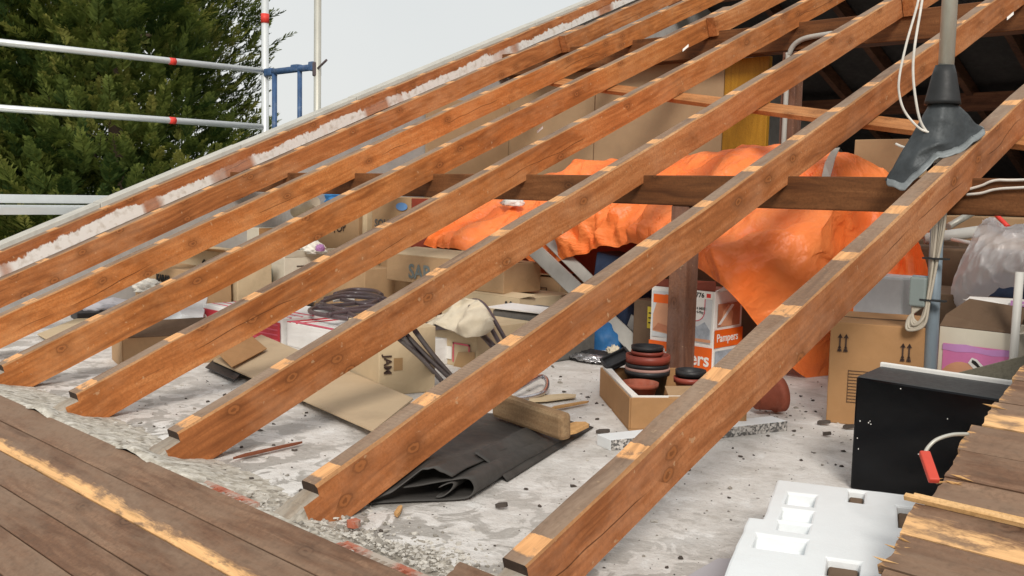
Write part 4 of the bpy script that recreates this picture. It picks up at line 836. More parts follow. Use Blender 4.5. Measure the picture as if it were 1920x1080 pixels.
# ------------------------------------------------------------------ black cabinet
BC = root('black_cabinet', (.042, 1.545, 0), 'glossy black cabinet panel with a white rear rim on the floor', 'cabinet', rz=math.radians(-1))
b = BM(); P_ = [(0, 0), (.94, 0), (.94, .225), (-.035, .225)]; Z0 = .325
lo = [b.verts.new((x, y, 0)) for x, y in P_]; hi = [b.verts.new((x, y, Z0)) for x, y in P_]; b.faces.new(lo[::-1])
f = b.faces.new(hi); f.material_index = 1
for i in range(4): b.faces.new((lo[i], lo[(i+1) % 4], hi[(i+1) % 4], hi[i]))
obj('body', b, ['black_gloss', 'black_matt_skylit'], BC, bevel=.007)
b = BM(); box(b, (-.035, .222, .30), (.94, .234, Z0+.012)); obj('rear_rim', b, 'paint_white', BC, bevel=.004)
b = BM(); rnd = random.Random(12)
for (x, z) in [(.045, .20), (.052, .197), (.049, .205), (.02, .20), (.19, .14), (.30, .19), (.26, .25), (.35, .10), (.02, .12), (.015, .15), (.13, .31)]:
    poly(b, [(x+q[0], -.0014, z+q[1]) for q in ell(0, 0, rnd.uniform(.0012, .0026), rnd.uniform(.0012, .0026), 9)])
obj('paint_fleck', b, 'white_print', BC)
slabp = [at(1760, 708, Y=1.86), at(1930, 664, Y=1.86)]; d = slabp[1]-slabp[0]; b = BM(); box(b, (-.02, -.012, -.055), (d.length+.25, .008, .0)); o = obj('weathered_board', b, 'olive_wood', bevel=.002); o.location = slabp[0]; o.rotation_euler = (0, -math.asin(d.z/d.length), 0)
tag(o, 'olive grey board leaning behind the black cabinet', 'board')
# red handled tool on the broken boards
TL = root('pry_tool', at(1742, 878, roof=.012), 'red handle with a bent wire loop hanging at the broken boards', 'tool')
a, c = at(1733, 848, roof=.03)-TL.location, at(1752, 903, roof=.012)-TL.location; b = BM(); dd = (c-a).normalized(); q = dd.to_track_quat('Z', 'Y').to_matrix().to_4x4(); box(b, (-.010, -.006, 0), (.010, .006, (c-a).length), mtx=Matrix.Translation(a) @ q); obj('handle', b, 'red_paint', TL, bevel=.003)
tubeo('wire_loop', [a+Vector((0, 0, -.005)), at(1741, 838, roof=.03)-TL.location, at(1757, 824, roof=.035)-TL.location, at(1785, 815, roof=.03)-TL.location, at(1815, 814, roof=.012)-TL.location], .0038, 'galv', TL, 7, 6)

# ------------------------------------------------------------------ mast, pole, flashing, cables
PL = root('steel_pole', (-.098, 2.405, 0), 'steel pole rising from the floor through the roof as a mast', 'pole')
tubeo('lower_pole', [(.018, 0, 0), (.004, 0, .95)], .0225, 'steel_blue', PL, 16); tubeo('mast', [(.004, 0, .951), (-.006, 0, 2.6)], .0262, 'galv', PL, 18)
JX = root('junction_box', (-.098, 2.372, .44), 'grey electrical junction box fixed to the steel pole', 'junction box')
b = BM(); box(b, (-.052, -.032, .012), (.006, .012, .115)); obj('cover', b, 'box_grey', JX, bevel=.006); b = BM(); box(b, (-.056, -.002, .008), (.010, .016, .119)); obj('base', b, 'steel_blue', JX, bevel=.003)
CB = root('cable_bundle', (-.098, 2.372, 0), 'bundle of beige cables strapped down the steel pole', 'cables')
for k in range(6):
    x = .014+.0085*k; y = -.010-.004*(k % 3)
    tubeo('cable', [(x-.008, y, .92), (x-.004, y-.004, .75), (x-.002-.004*k, y-.004, .60), (x-.006-.006*k, y-.008, .48), (x-.012-.007*k, y-.016, .43-.008*k), (-.01-.007*k, y-.02, .398-.006*k), (-.034-.003*k, -.024, .41), (-.040+.006*k, -.016, .452)], .0048, 'cable', CB, 6, 6)
for z in (.475, .62): boxo('cable_tie', (-.012, -.034, z), (.072, -.006, z+.006), 'rubber', CB)
FL = root('mast_flashing', (-.1, 2.405, 1.0), 'dark lead flashing and rubber boot around the mast on the roof', 'flashing')
b = BM(); lathe(b, [(.0275, .285), (.031, .285), (.040, .255), (.058, .165), (.060, .152), (.050, .152), (.030, .24)], 28); obj('rubber_boot', b, 'rubber', FL)
O_ = Vector(FL.location)
foot = [(1655, 333), (1692, 351), (1745, 320), (1800, 272), (1838, 238), (1816, 218), (1790, 230), (1720, 268)]
outer = [Vector((-.245, 2.31, .885)), Vector((-.165, 2.275, .865)), Vector((-.085, 2.33, .975)), Vector((-.02, 2.43, 1.025)), Vector((.004, 2.52, 1.07)), Vector((-.055, 2.58, 1.09)), Vector((-.155, 2.55, 1.065)), Vector((-.235, 2.42, .985))]
mid = [Vector((-.20, 2.335, .955)), Vector((-.14, 2.31, .945)), Vector((-.075, 2.355, 1.005)), Vector((-.022, 2.43, 1.055)), Vector((-.012, 2.50, 1.085)), Vector((-.07, 2.535, 1.09)), Vector((-.14, 2.50, 1.065)), Vector((-.185, 2.42, 1.02))]
up = [O_+Vector((.036*math.cos(a), .036*math.sin(a), .165)) for a in [math.radians(q) for q in (200, 250, 300, 345, 30, 75, 120, 160)]]
def loop(L_, f):
    n = len(L_); q = f*n; k = int(q) % n; t = q-int(q); p0, p1, p2, p3 = L_[(k-1) % n], L_[k], L_[(k+1) % n], L_[(k+2) % n]
    return .5*((2*p1)+(p2-p0)*t+(2*p0-5*p1+4*p2-p3)*t*t+(3*p1-p0-3*p2+p3)*t**3)
def lin(L_, f):
    n = len(L_); q = f*n; k = int(q) % n; return L_[k].lerp(L_[(k+1) % n], q-int(q))
def ff(i, j):
    a = loop(up, i); e = lin(outer, i); m1 = a.lerp(e, .80)+Vector((0, 0, -.004)); w = a.lerp(m1, min(1, j/.62)) if j < .62 else m1.lerp(e, (j-.62)/.38)
    w = w+Vector((0, 0, 1))*.012*fbm(w*11, 4)*j+Vector((.4, -.8, 0))*.016*(1-abs(noise.noise(w*9)))**4*min(1, j*2); return w-O_
b = BM(); grid_surf(b, ff, 48, 26); solid(obj('lead_sheet', b, 'lead', FL), .003)
b = BM(); grid_surf(b, lambda i, j: ff((i*.66+.93) % 1.0, 1.0-.10*max(0, .4-j))+Vector((.012*j, -.016*j, -.020*j+.003)), 40, 3); solid(obj('lip', b, 'lead_pale', FL), .0025)
CXA = [at(x, y, Y=Y_) for x, y, Y_ in ((1728, -60, 2.30), (1722, 0, 2.29), (1700, 80, 2.27), (1687, 140, 2.26), (1686, 175, 2.27), (1697, 210, 2.29), (1726, 242, 2.32), (1755, 250, 2.36))]
CXB = [at(x, y, Y=Y_) for x, y, Y_ in ((1735, -60, 2.31), (1729, 0, 2.30), (1716, 80, 2.28), (1712, 130, 2.28), (1716, 180, 2.29), (1727, 230, 2.32), (1750, 262, 2.36))]
tag(tubeo('coax_cable', CXA, .0042, 'coax', None, 8, 8), 'white coax cable hanging left of the mast, with a wider bow', 'cable', 'coax cables by the mast')
tag(tubeo('coax_cable', CXB, .0046, 'coax', None, 8, 8), 'white coax cable hanging straightest, nearest the mast', 'cable', 'coax cables by the mast')
tag(tubeo('coax_cable', [at(1680, 270, Y=2.5), at(1694, 276, Y=2.48), at(1712, 278, Y=2.45)], .005, 'coax', None, 8, 4), 'short white cable end poking out left of the flashing', 'cable', 'coax cables by the mast')
for k, (ya, lb) in enumerate(((352, 'upper white cable clipped along the front of the purlin at the right'), (364, 'lower white cable clipped along the front of the purlin at the right'))):
    pts = [at(1812, ya+(4 if k == 0 else 1), Y=2.437), at(1840, ya-4 if k == 0 else ya-2, Y=2.437), at(1868, ya-14 if k == 0 else ya-9, Y=2.437), at(1930, ya-15 if k == 0 else ya-13, Y=2.437), at(2300, ya-30, Y=2.437)]
    tag(tubeo('purlin_cable', pts, .0048, 'coax', None, 7, 6), lb, 'cable', 'cables on the purlin')
c = at(1912, 510, Y=2.47); tag(tubeo('white_pipe', [(c.x, 2.47, 0), (c.x, 2.47, c.z)], .014, 'pvc', None, 14), 'thin upright white pipe at the right edge of the picture', 'pipe')

# ------------------------------------------------------------------ orange tarpaulin over the pile
TC = [[(790, 455, 3.10), (803, 440, 3.12), (830, 425, 3.3), (850, 400, 3.55), (880, 385, 3.95)], [(868, 470, 2.97), (880, 445, 3.02), (900, 420, 3.2), (920, 395, 3.45), (940, 374, 3.85)],
      [(955, 462, 3.14), (962, 435, 3.14), (975, 408, 3.2), (990, 380, 3.42), (1010, 338, 3.8)], [(1018, 500, 3.18), (1055, 432, 3.16), (1075, 392, 3.2), (1080, 350, 3.4), (1090, 310, 3.8)],
      [(1140, 463, 3.08), (1150, 443, 3.08), (1160, 400, 3.12), (1165, 352, 3.35), (1170, 304, 3.78)], [(1250, 467, 2.84), (1250, 440, 2.87), (1250, 395, 3.0), (1250, 350, 3.3), (1250, 299, 3.75)],
      [(1312, 506, 2.78), (1320, 460, 2.80), (1325, 405, 2.95), (1325, 350, 3.25), (1330, 285, 3.7)], [(1370, 550, 2.69), (1385, 490, 2.74), (1400, 410, 2.9), (1410, 350, 3.2), (1430, 279, 3.65)],
      [(1424, 614, 2.84), (1450, 520, 2.82), (1470, 430, 2.94), (1490, 355, 3.2), (1500, 284, 3.65)], [(1500, 702, 3.02), (1515, 600, 2.98), (1535, 470, 3.0), (1550, 380, 3.15), (1562, 290, 3.6)],
      [(1556, 706, 3.2), (1580, 620, 3.26), (1600, 480, 3.42), (1600, 390, 3.5), (1612, 314, 3.75)], [(1640, 610, 3.42), (1660, 545, 3.5), (1680, 470, 3.6), (1665, 400, 3.62), (1640, 346, 3.75)], [(1742, 522, 3.4), (1736, 490, 3.4), (1725, 460, 3.45), (1700, 420, 3.55), (1672, 378, 3.8)]]
TG = []
for colm in TC:
    L_ = [at(x, y, Y=Y_) for x, y, Y_ in colm]; L_.append(L_[-1]+Vector((.02, .35, -.05))); L_.append(L_[-1]+Vector((.02, .25, -.45))); TG.append(L_)
def cr4(a, b_, c, d, t): return .5*((2*b_)+(c-a)*t+(2*a-5*b_+4*c-d)*t*t+(3*b_-a-3*c+d)*t**3)
_rt = random.Random(41)
FOLDS = [(Vector((_rt.gauss(0, 1), _rt.gauss(0, .4), _rt.gauss(0, 1))).normalized(), _rt.uniform(.9, 3.6), _rt.random(), _rt.random()*9) for _ in range(15)]
def crumple(w, k=1.0):                 # straight sharp creases crossing each other, each fading in and out
    h = 0; q = w+Vector((.05*noise.noise(w*2.5), 0, .05*noise.noise(w*2.5+Vector((9, 0, 0)))))
    for n_, f, c, sd_ in FOLDS:
        t = (q.dot(n_)*f*k+c) % 1.0; h += (abs(t-.5)-.25)/(f*k)*max(0, .25+1.2*noise.noise(w*1.6*k+Vector((sd_, 0, sd_))))
    return h
def tarp(i, j):
    nu, nv = len(TG)-1, len(TG[0])-1; u = min(i*nu, nu-1e-6); v = min(j*nv, nv-1e-6); iu, iv = int(u), int(v); fu, fv = u-iu, v-iv
    cl = lambda k, n: max(0, min(n, k))
    rows = [cr4(*[TG[cl(iu+a, nu)][cl(iv+b_, nv)] for a in (-1, 0, 1, 2)], fu) for b_ in (-1, 0, 1, 2)]
    w = cr4(*rows, fv); e = min(1, j*9)*min(1, i*20, (1-i)*20)
    n1 = 1-abs(noise.noise(Vector((w.x*5.5+w.z*2, w.y*3, w.z*5)))) ; n2 = 1-abs(noise.noise(Vector((w.x*13-w.z*9, w.y*6, w.z*11+4))))
    am = .040 if w.x < -2.35 else .026
    dv = crumple(w)*(.36 if w.x < -2.2 else .16)+crumple(w*1.7+Vector((3, 1, 2)), 1.6)*(.34 if w.x < -2.2 else .20)+crumple(w*2.6+Vector((1, 4, 2)), 2.0)*.09+(n1**3-.4)*am*.3
    return w+Vector((-.25, -.75, .6))*dv*(.45+.55*e)
TR = root('orange_tarpaulin', (0, 0, 0), 'bright orange plastic tarpaulin draped over the stored pile', 'tarpaulin')
b = BM(); grid_surf(b, tarp, 300, 150, smooth=False); obj('sheet', b, 'orange_tarp', TR)
b = BM(); tp = [at(1546, 338, Y=3.30), at(1562, 338, Y=3.30), at(1572, 300, Y=3.46), at(1580, 282, Y=3.52), at(1566, 284, Y=3.52), at(1552, 310, Y=3.44)]
poly(b, [p+Vector((0, -.03, .012)) for p in tp]); solid(obj('repair_tape', b, 'galv', TR), .002)
# things under the tarp that hold it up
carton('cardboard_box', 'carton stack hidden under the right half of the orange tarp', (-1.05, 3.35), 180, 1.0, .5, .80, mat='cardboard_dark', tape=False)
carton('cardboard_box', 'carton stack hidden under the left half of the orange tarp', (-2.15, 3.40), 180, 1.1, .5, .66, mat='reddish', tape=False)
c = at(1140, 508, Y=3.12); b = BM(); box(b, (-.26, 0, 0), (0, .2, .47)); o = obj('navy_box', b, 'navy', bevel=.01); o.location = (c.x+.1, 3.14, 0); o.rotation_euler = (0, .12, 0); tag(o, 'navy blue box in the dark opening under the orange tarp', 'box')
# bag-like things
def lump(name, c, r_, mat, label, cat, amp=.25, fr=3., seed=0, flat=0, n=4, rz=0):
    b = BM(); bmesh.ops.create_icosphere(b, subdivisions=n, radius=1)
    for v in b.verts:
        p = v.co.copy(); k = 1+amp*(fbm(p*fr+Vector((seed, 0, 0)), 4))+amp*.5*(1-abs(noise.noise(p*fr*2+Vector((0, seed, 0)))))-amp*.3
        v.co = Vector((p.x*r_[0], p.y*r_[1], p.z*r_[2]))*k
        if v.co.z < -r_[2]*.55: v.co.z = -r_[2]*.55
        v.co.rotate(Matrix.Rotation(rz, 3, 'Z'))
    o = obj(name, b, mat, smooth=True); o.location = c; return tag(o, label, cat)
BGp = [[(1782, 585, 3.12), (1788, 530, 3.08), (1815, 470, 3.12), (1838, 425, 3.22), (1850, 418, 3.45), (1852, 440, 3.7)], [(1805, 588, 3.05), (1812, 535, 2.98), (1832, 480, 3.0), (1852, 432, 3.15), (1866, 414, 3.4), (1870, 440, 3.7)],
       [(1836, 570, 2.98), (1845, 530, 2.92), (1862, 480, 2.95), (1878, 442, 3.1), (1884, 428, 3.4), (1890, 450, 3.7)], [(1868, 548, 2.95), (1880, 515, 2.90), (1900, 470, 2.94), (1912, 436, 3.1), (1912, 426, 3.4), (1915, 450, 3.7)],
       [(1900, 540, 2.95), (1915, 505, 2.9), (1945, 465, 2.95), (1950, 432, 3.1), (1945, 424, 3.4), (1945, 450, 3.7)], [(1960, 540, 3.0), (1975, 505, 3.0), (1985, 470, 3.05), (1985, 440, 3.2), (1980, 440, 3.4), (1975, 470, 3.7)]]
BG = [[at(x, y, Y=Y_) for x, y, Y_ in q] for q in BGp]
def bagf(i, j):
    nu, nv = len(BG)-1, len(BG[0])-1; u = min(i*nu, nu-1e-6); v = min(j*nv, nv-1e-6); iu, iv = int(u), int(v); cl = lambda k, n: max(0, min(n, k))
    rows = [cr4(*[BG[cl(iu+a, nu)][cl(iv+b_, nv)] for a in (-1, 0, 1, 2)], u-iu) for b_ in (-1, 0, 1, 2)]; w = cr4(*rows, v-iv)
    dv = (1-abs(noise.noise(w*11)))**3*.035+(1-abs(noise.noise(w*24+Vector((3, 0, 0)))))**3*.014
    return w+Vector((.2, -.8, .4))*dv
b = BM(); grid_surf(b, bagf, 70, 60); tag(obj('plastic_bag', b, 'bag'), 'crumpled white plastic bag on the dark carton at the right', 'bag')
lump('dark_bundle', at(1880, 560, Y=3.12)+Vector((.02, .12, -.02)), (.20, .12, .10), 'navy', 'dark blue bundle below the white plastic bag', 'bundle', .2, 2.5, 3)
lump('dark_bundle', at(1820, 572, Y=3.02)+Vector((0, .06, -.01)), (.06, .05, .03), 'reddish', 'small reddish bundle left of the dark blue bundle', 'bundle', .25, 3, 5)
lump('blue_bag', at(1118, 640, Y=2.95)+Vector((0, .05, -.02)), (.12, .10, .13), 'blue', 'blue bag on the floor behind the leaning gutters', 'bag', .15, 2.2, 8)
lump('foil_scrap', at(1105, 672, Z=.02), (.10, .05, .018), 'foil', 'crumpled silver foil on the floor under the rafter', 'foil', .5, 3.5, 2)
lump('foil_scrap', at(1150, 662, Z=.03), (.035, .03, .035), 'cream_cloth', 'crumpled yellowish paper beside the silver foil', 'paper', .5, 3.5, 6)
lump('dark_rag', at(1075, 668, Z=.02)+Vector((-.03, .12, 0)), (.20, .09, .02), 'black_plastic', 'dark rag spread behind the silver foil', 'rag', .4, 3, 7)
lump('purple_bag', at(587, 467, Y=2.62), (.10, .06, .05), 'white_cloth', 'white and purple crumpled bag on the cream carton', 'bag', .4, 3, 4)
lump('purple_scrap', at(595, 466, Y=2.55)+Vector((.03, 0, 0)), (.035, .02, .028), 'mauve_print', 'purple patch of wrapping on the crumpled bag', 'wrapping', .4, 3, 9)
lump('white_cloth', Vector((-4.62, 1.72, .17)), (.17, .06, .05), 'white_cloth', 'pale cloth lying on the low carton near the gable', 'cloth', .5, 2.6, 14)
lump('blue_cloth', at(612, 372, Y=3.3)+Vector((0, .10, 0)), (.26, .12, .06), 'blue_bright', 'bright blue cloth glimpsed through the third gap', 'cloth', .3, 2.5, 11)
lump('dark_cloth', at(600, 380, Y=3.3)+Vector((.05, .14, -.03)), (.42, .15, .05), 'navy', 'navy cloth under the bright blue cloth', 'cloth', .3, 2.5, 12)
b = BM(); tube(b, [at(553, 398, Y=2.80), at(592, 378, Y=2.80)], .038, 14); tag(obj('cloth_roll', b, 'cream_cloth'), 'beige roll left of the bright blue cloth', 'roll')
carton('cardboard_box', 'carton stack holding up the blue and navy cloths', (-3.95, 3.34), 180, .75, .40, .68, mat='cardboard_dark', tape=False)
lump('paper_scrap', at(968, 384, Y=3.36)+Vector((0, -.04, .01)), (.085, .03, .03), 'white_print', 'crumpled white paper on top of the orange tarp', 'paper', .5, 3.5, 15, n=3)
for (px, py, X_, lb) in ((1280, 97, -2.25, 'small white paper tab on the rafter above the yellow board'), (1888, 38, -.62, 'small white tab under the rafter at the top right'), (1007, 250, -2.85, 'small white tab on the rafter left of centre')):
    c = at(px, py, X=X_); b = BM(); w_ = RT*.035+UP*.03; v_ = UP*.016; poly(b, [(0, 0, 0), w_, w_+v_, v_]); o = solid(obj('paper_tab', b, 'white_print'), .002); o.location = c; tag(o, lb, 'paper', 'white paper tabs')

lump('grey_cloth', Vector((-4.72, 1.50, .04)), (.20, .16, .05), 'grey_sheet', 'grey dust sheet on the floor against the gable', 'cloth', .5, 2.6, 21)
lump('white_rag', at(375, 600, Z=.05), (.06, .05, .04), 'white_cloth', 'small white rag beside the crimson carton end', 'rag', .5, 2.6, 22)
sheet('foam_board', [at(318, 628, Z=.10), at(372, 650, Z=.06), at(385, 600, Z=.18), at(345, 590, Z=.20)], .010, 'pale_grey_print', 'stained pale panel standing between the open carton and the crimson carton', 'sheet')
sheet('cardboard_or_shade_sheet', [at(435, 690, Z=.05), at(500, 655, Z=.06), at(470, 630, Z=.10), at(400, 655, Z=.09)], .005, 'cardboard_brown', 'brown cardboard scrap lying behind the long hardboard sheet', 'sheet')
sheet('cardboard_or_shade_sheet', [at(385, 690, Z=.02), at(440, 714, Z=.02), at(455, 700, Z=.02), at(400, 676, Z=.02)], .005, 'black_plastic', 'added dark strip for the gap shade under the front edge of the long hardboard sheet', 'sheet')  # added strip: the shade of the gap under the sheet, as black colour
# leaning gutters, pipes at the right
GG = 'grey-white gutters leaning against the pile'
for (lo_, hi_, w, lb) in (((1200, 657), (1014, 480), .044, 'wide grey-white gutter leaning against the pile under the tarp'), ((1231, 650), (1049, 470), .033, 'narrow grey-white gutter leaning right beside the wide one')):
    p0, p1 = at(*lo_, Z=.012), at(*hi_, Y=at(*lo_, Z=.012).y-.02); d = (p1-p0); L = d.length; d.normalize(); sdv = d.cross(Vector((.35, -.9, .25))).normalized(); nv_ = sdv.cross(d)
    b = BM(); prof = [(-w, 0), (-w*.97, .012), (-w*.8, .022), (-w*.4, .030), (0, .033), (w*.4, .030), (w*.8, .022), (w*.97, .012), (w, 0), (w*.9, -.012), (-w*.9, -.012)]
    q0 = [b.verts.new(p0+sdv*x+nv_*-y) for x, y in prof]; q1 = [b.verts.new(p0+d*L*1.12+sdv*x+nv_*-y) for x, y in prof]
    b.faces.new(q0); b.faces.new(q1[::-1])
    for i in range(len(prof)): b.faces.new((q0[i], q1[i], q1[(i+1) % len(prof)], q0[(i+1) % len(prof)]))
    tag(obj('gutter', b, 'gutter_grey', bevel=.002, smooth=False), lb, 'gutter', GG)
c = at(1190, 590, Y=2.95); b = BM(); box(b, (-.09, 0, 0), (.09, .12, .28)); o = obj('yellow_pack', b, 'cardboard_dark', bevel=.004); o.location = (c.x+.06, 2.98, 0); tag(o, 'dark pack with a yellow label between gutter and nappy box', 'box')
plate('yellow_label', (.0, -.001, .14), XD, ZD, .06, .11, 'yellow_print', o); 
for k in range(3): plate('print_line', (.008, -.0026, .165+.025*k), XD, ZD, .04, .007, 'ink', o)
def stick(name, a, c, r_, mat, label, cat, g=None, n=10): return tag(tubeo(name, [a, c], r_, mat, None, n), label, cat, g)
stick('cream_pipe', at(1733, 448, Y=3.62), at(1835, 434, Y=3.75), .028, 'pvc', 'cream coloured pipe lying behind the steel pole', 'pipe')
stick('grey_pipe', at(1778, 425, Y=3.7), at(1835, 392, Y=3.9), .017, 'galv', 'thin grey pipe sloping up behind the steel pole', 'pipe')
stick('red_strap', at(1860, 395, Y=3.7), at(1890, 425, Y=3.6), .010, 'red_tape', 'red strap above the white plastic bag', 'strap')
b = BM(); box(b, (-.35, 0, 0), (.35, .3, .60)); o = obj('dark_crate', b, 'cardboard_dark', bevel=.01); o.location = (at(1790, 470, Y=3.6).x, 3.62, 0); tag(o, 'dark crate carrying the cream coloured pipe', 'crate')
stick('white_spoon', at(1786, 449, Y=3.3), at(1830, 457, Y=3.2), .008, 'white_print', 'white strip poking out left of the plastic bag', 'strip')

# ------------------------------------------------------------------ folded chair frames and cloth
FG = root('folded_chair', (0, 0, 0), 'folded dark brown tubular chair frames on the long white carton', 'chair frame')
ZT = .165
for pts in ([(628, 551), (660, 543), (700, 545), (716, 553)], [(604, 566), (640, 556), (690, 558), (713, 562)], [(594, 572), (625, 580), (655, 592), (690, 598), (730, 600)], [(655, 598), (620, 593), (585, 586), (583, 580), (600, 577), (650, 580), (700, 574), (760, 580)], [(640, 562), (690, 570), (716, 556), (706, 546)], [(610, 560), (650, 550), (690, 551), (722, 560)], [(600, 575), (650, 571), (700, 565), (725, 566)], [(615, 590), (660, 584), (710, 580), (735, 575)], [(600, 569), (640, 582), (680, 600), (700, 608)]):
    k = random.uniform(-.012, .03); tubeo('frame_tube', [at(x, y, Z=ZT+k) for x, y in pts], .0125, 'tube', FG, 8, 6)
b = BM(); poly(b, [at(622, 556, Z=.15), at(660, 553, Z=.15), at(665, 562, Z=.15), at(625, 566, Z=.15)]); solid(obj('plastic_end', b, 'white_print', FG), .006)
CH = root('tube_chair', (0, 0, 0), 'dark brown tubular chair tipped over with cream cloth hanging on it', 'chair')
for pts in ([(745, 632, .30), (790, 672, .17), (828, 714, .02)], [(760, 626, .30), (800, 668, .17), (842, 708, .02)], [(778, 620, .31), (812, 665, .17), (846, 704, .02)], [(752, 628, .31), (775, 655, .22), (812, 690, .08)]):
    tubeo('leg', [at(x, y, Z=z) for x, y, z in pts], .0098, 'tube', CH, 8, 5)
tubeo('back_bow', [at(x, y, Y=Y_) for x, y, Y_ in ((868, 572, 2.1), (890, 563, 2.1), (908, 572, 2.08), (928, 602, 2.05), (955, 650, 2.0))], .0098, 'tube', CH, 8, 6)
tubeo('back_bow', [at(x, y, Y=Y_) for x, y, Y_ in ((880, 575, 2.02), (900, 580, 2.02), (915, 605, 2.0), (940, 650, 1.95))], .0098, 'tube', CH, 8, 6)
tubeo('cross_bar', [at(790, 612, Y=1.98), at(865, 610, Y=1.98)], .020, 'tube', CH, 8); tubeo('cross_bar', [at(905, 628, Y=2.02), at(930, 655, Y=1.98)], .014, 'tube', CH, 8)
LP = [at(x, y, Z=z) for x, y, z in ((962, 735, .03), (990, 718, .05), (1015, 706, .05), (1026, 716, .04), (1020, 735, .03), (990, 745, .02), (958, 748, .02))]
tag(tubeo('chrome_bow', LP, .010, 'chrome', None, 8, 6), 'shiny bent tube lying behind the wood block', 'tube')
CLp = [[(795, 612, 2.0), (815, 600, 2.03), (838, 585, 2.06), (862, 568, 2.1)], [(822, 612, 1.98), (842, 600, 2.0), (860, 582, 2.04), (878, 563, 2.1)], [(850, 622, 1.95), (866, 610, 1.96), (880, 588, 2.0), (895, 562, 2.1)], [(874, 634, 1.93), (888, 622, 1.95), (900, 598, 2.0), (906, 570, 2.08)], [(898, 630, 1.95), (914, 618, 1.96), (922, 604, 1.99), (918, 585, 2.06)], [(918, 622, 1.98), (928, 616, 1.99), (930, 608, 2.0), (925, 596, 2.05)]]
CG = [[at(x, y, Y=Y_-.04) for x, y, Y_ in q] for q in CLp]
def clf(i, j):
    nu, nv = len(CG)-1, len(CG[0])-1; u = min(i*nu, nu-1e-6); v = min(j*nv, nv-1e-6); iu, iv = int(u), int(v); cl = lambda k, n: max(0, min(n, k))
    rows = [cr4(*[CG[cl(iu+a, nu)][cl(iv+b_, nv)] for a in (-1, 0, 1, 2)], u-iu) for b_ in (-1, 0, 1, 2)]; a_ = CG[iu][iv].lerp(CG[iu+1][iv], u-iu); b_ = CG[iu][iv+1].lerp(CG[iu+1][iv+1], u-iu); w = cr4(*rows, v-iv).lerp(a_.lerp(b_, v-iv), .7)
    return w+Vector((.3, -.7, .3))*(crumple(w*2.2, 1.6)*.30+(1-abs(noise.noise(w*8)))**4*.03)
b = BM(); grid_surf(b, clf, 44, 30); tag(solid(obj('cream_cloth', b, 'cream_cloth'), .004), 'cream canvas cloth draped over the brown tubular chair', 'cloth')

# ------------------------------------------------------------------ scaffold beyond the gable
SF = root('scaffold', (-6.0, 3.41, -6), 'aluminium scaffold with guard rails and a blue end frame beyond the gable', 'scaffold')
zz = 6.0
def spart(name, a, c, r_, mat, par=None, n=12): return tubeo(name, [Vector(a)-Vector((-6.0, 3.41, -6)), Vector(c)-Vector((-6.0, 3.41, -6))], r_, mat, par or SF, n)
P1 = spart('post', (-6.0, 3.41, -6), (-6.0, 3.41, 3.6), .030, 'alu'); P2 = spart('post', (-5.26, 3.41, -6), (-5.26, 3.41, 3.6), .028, 'galv')
c = at(500, 34, Y=3.41); spart('marker_band', (-6.0, 3.41, c.z-.037), (-6.0, 3.41, c.z+.037), .034, 'red_tape', P1)
spart('post', (-6.0, .85, -6), (-6.0, .85, 3.6), .030, 'alu'); 
R1_ = spart('guard_rail', (-6.0, .9, 1.735), (-6.0, 3.38, 1.748), .024, 'alu'); R2_ = spart('guard_rail', (-6.0, .9, 1.298), (-6.0, 3.38, 1.294), .024, 'alu')
for rr_, z, px, py in ((R1_, 1.742, 323, 116), (R2_, 1.295, 323, 226)):
    c = at(px, py, X=-6.0); spart('marker_band', (-6.0, c.y-.025, z), (-6.0, c.y+.025, z), .0265, 'red_tape', rr_)
b = BM(); box(b, (-.015, -2.6, zz+.655), (.015, -.02, zz+.715)); obj('toe_board', b, 'alu', SF, bevel=.003)
b = BM(); box(b, (.05, -2.6, zz+.60), (.70, -.02, zz+.645)); obj('platform', b, 'alu', SF)
EF = spart('end_rail', (-6.0, 3.41, 1.735), (-5.26, 3.41, 1.735), .026, 'blue_steel')
spart('frame_leg', (-5.86, 3.41, .65), (-5.86, 3.41, 1.72), .021, 'blue_steel'); spart('frame_leg', (-5.50, 3.41, .65), (-5.50, 3.41, 1.72), .019, 'blue_steel')
for lo_, hi_ in (((.02, -.03, zz+1.705), (.13, .03, zz+1.765)), ((.41, -.03, zz+1.715), (.50, .03, zz+1.77)), ((.66, -.035, zz+1.705), (.72, .035, zz+1.775))): boxo('coupler', lo_, hi_, 'blue_steel', SF, bevel=.008)
b = BM(); box(b, (.715, -.035, zz+1.66), (.755, .03, zz+1.77)); obj('clamp', b, 'tube', SF, bevel=.01); spart('wedge', (-5.24, 3.40, 1.72), (-5.10, 3.38, 1.77), .009, 'tube')

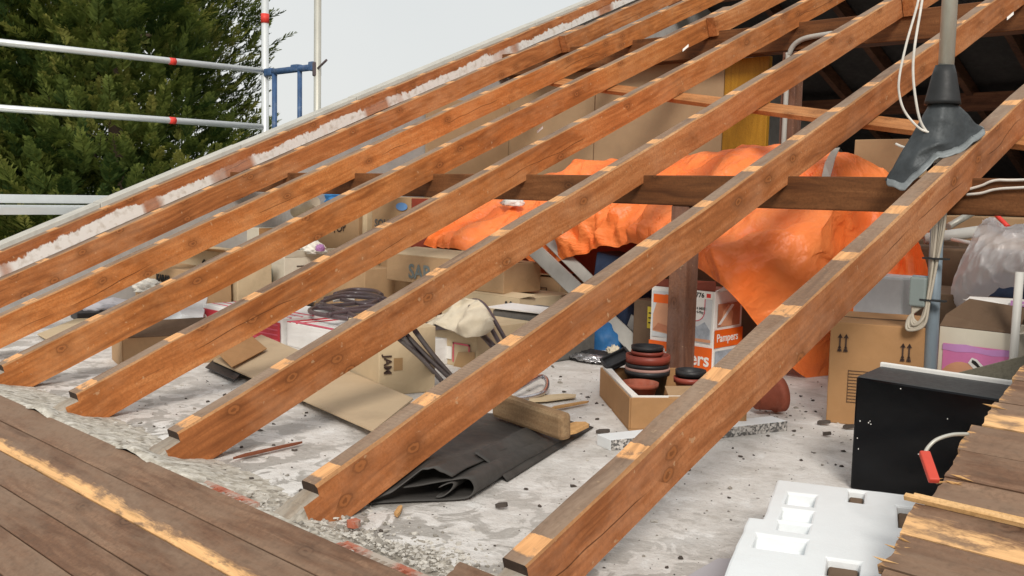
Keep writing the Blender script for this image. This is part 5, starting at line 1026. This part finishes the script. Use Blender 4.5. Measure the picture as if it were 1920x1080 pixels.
# ------------------------------------------------------------------ conifers behind the scaffold
def foliage_mat(name, dark, mid, light):
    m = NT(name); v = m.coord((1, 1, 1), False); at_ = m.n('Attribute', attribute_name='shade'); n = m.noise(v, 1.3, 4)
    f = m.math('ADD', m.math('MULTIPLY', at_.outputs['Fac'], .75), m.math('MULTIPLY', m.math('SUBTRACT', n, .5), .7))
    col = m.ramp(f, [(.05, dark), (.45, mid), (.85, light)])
    m.set('Base Color', col); m.set('Roughness', .7); m.set('Specular IOR Level', .25)
    tb = m.n('BsdfTranslucent', {'Color': col}); mx = m.n('MixShader', {0: .38, 1: m.b.outputs[0], 2: tb.outputs[0]}); m.t.links.new(mx.outputs[0], m.o.inputs['Surface']); return m.m
M['leaf'] = foliage_mat('conifer_sprays', (.050, .090, .022), (.215, .262, .058), (.50, .47, .13))
def conifer(x, y, h, rad, label, seed, z0=-6.0, nb=900):
    T = root('conifer_tree', (x, y, z0), label, 'tree', 'conifers behind the scaffold'); rnd = random.Random(seed)
    b = BM(); tube(b, [(0, 0, 0), (.05, .02, h*.4), (0, 0, h*.97)], [.15, .11, .03], 10)
    for k in range(26):
        z = h*(.12+.8*k/26); a = rnd.random()*6.3; L = rad*(1-z/h)**.7*.9; tube(b, [(0, 0, z), (math.cos(a)*L*.5, math.sin(a)*L*.5, z+.1), (math.cos(a)*L, math.sin(a)*L, z+.5)], [.05, .03, .01], 5)
    obj('trunk', b, 'bark', T)
    V, F, S = [], [], []
    def leaf(p, d, n_, l, w, s):
        i = len(V); e = d.cross(n_).normalized()*w; V.extend((p, p+d*l*.45+e, p+d*l, p+d*l*.45-e)); F.append((i, i+1, i+2, i+3)); S.append(s)
    for k in range(nb):
        u = rnd.random(); z = h*(.18+.80*u) if rnd.random() < .22 else -z0-.9+4.6*rnd.random()
        if z > h*.97: continue
        R = rad*min(1, (1-z/h)*1.9)**.75*(1+.22*math.sin(z*2.6+seed)*.6); a = rnd.random()*2*PI
        lobe = 1+.16*math.sin(3*a+seed)+.12*math.sin(5*a+z*1.7); rr = R*lobe*(.30+.70*rnd.random()**.38)
        base = Vector((math.cos(a)*rr*.86, math.sin(a)*rr*.86, z)); out = Vector((math.cos(a), math.sin(a), .0))
        d = (out*.72+Vector((0, 0, rnd.uniform(.25, 1.3)))+Vector((rnd.uniform(-.35, .35), rnd.uniform(-.35, .35), 0))).normalized()
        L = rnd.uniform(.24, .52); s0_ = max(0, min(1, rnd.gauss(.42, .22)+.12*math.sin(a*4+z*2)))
        sd2 = d.cross(Vector((0, 0, 1))).normalized(); u2 = sd2.cross(d)
        for q in range(16):                                            # a flat feathery spray: side twigs both sides of a drooping axis
            f = .08+.92*q/16; p = base+d*L*f+Vector((0, 0, -.10*L*f*f)); tl = L*.42*(1-f*.72)
            for sgn in (-1, 1):
                dr = (d*.75+sd2*sgn*rnd.uniform(.45, .95)+u2*rnd.uniform(-.35, .35)).normalized()
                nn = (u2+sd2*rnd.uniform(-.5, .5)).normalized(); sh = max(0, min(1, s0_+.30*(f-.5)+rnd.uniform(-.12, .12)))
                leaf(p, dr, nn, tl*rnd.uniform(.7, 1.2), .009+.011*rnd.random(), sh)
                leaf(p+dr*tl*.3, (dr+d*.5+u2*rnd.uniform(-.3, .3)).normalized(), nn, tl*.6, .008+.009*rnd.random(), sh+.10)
    me = bpy.data.meshes.new('crown'); me.from_pydata([tuple(v) for v in V], [], F); at_ = me.attributes.new('shade', 'FLOAT', 'FACE'); at_.data.foreach_set('value', S)
    obj('crown', me, 'leaf', T)
    return T
conifer(-12.3, 4.95, 15.0, 2.35, 'tall dark conifer right behind the scaffold post', 3, nb=5200)
conifer(-13.2, 2.6, 14.0, 2.3, 'dark conifer at the left edge behind the guard rails', 11, nb=4200)
conifer(-15.2, 5.0, 15.0, 2.4, 'shadowed conifer filling in behind the two front conifers', 23, nb=1800)
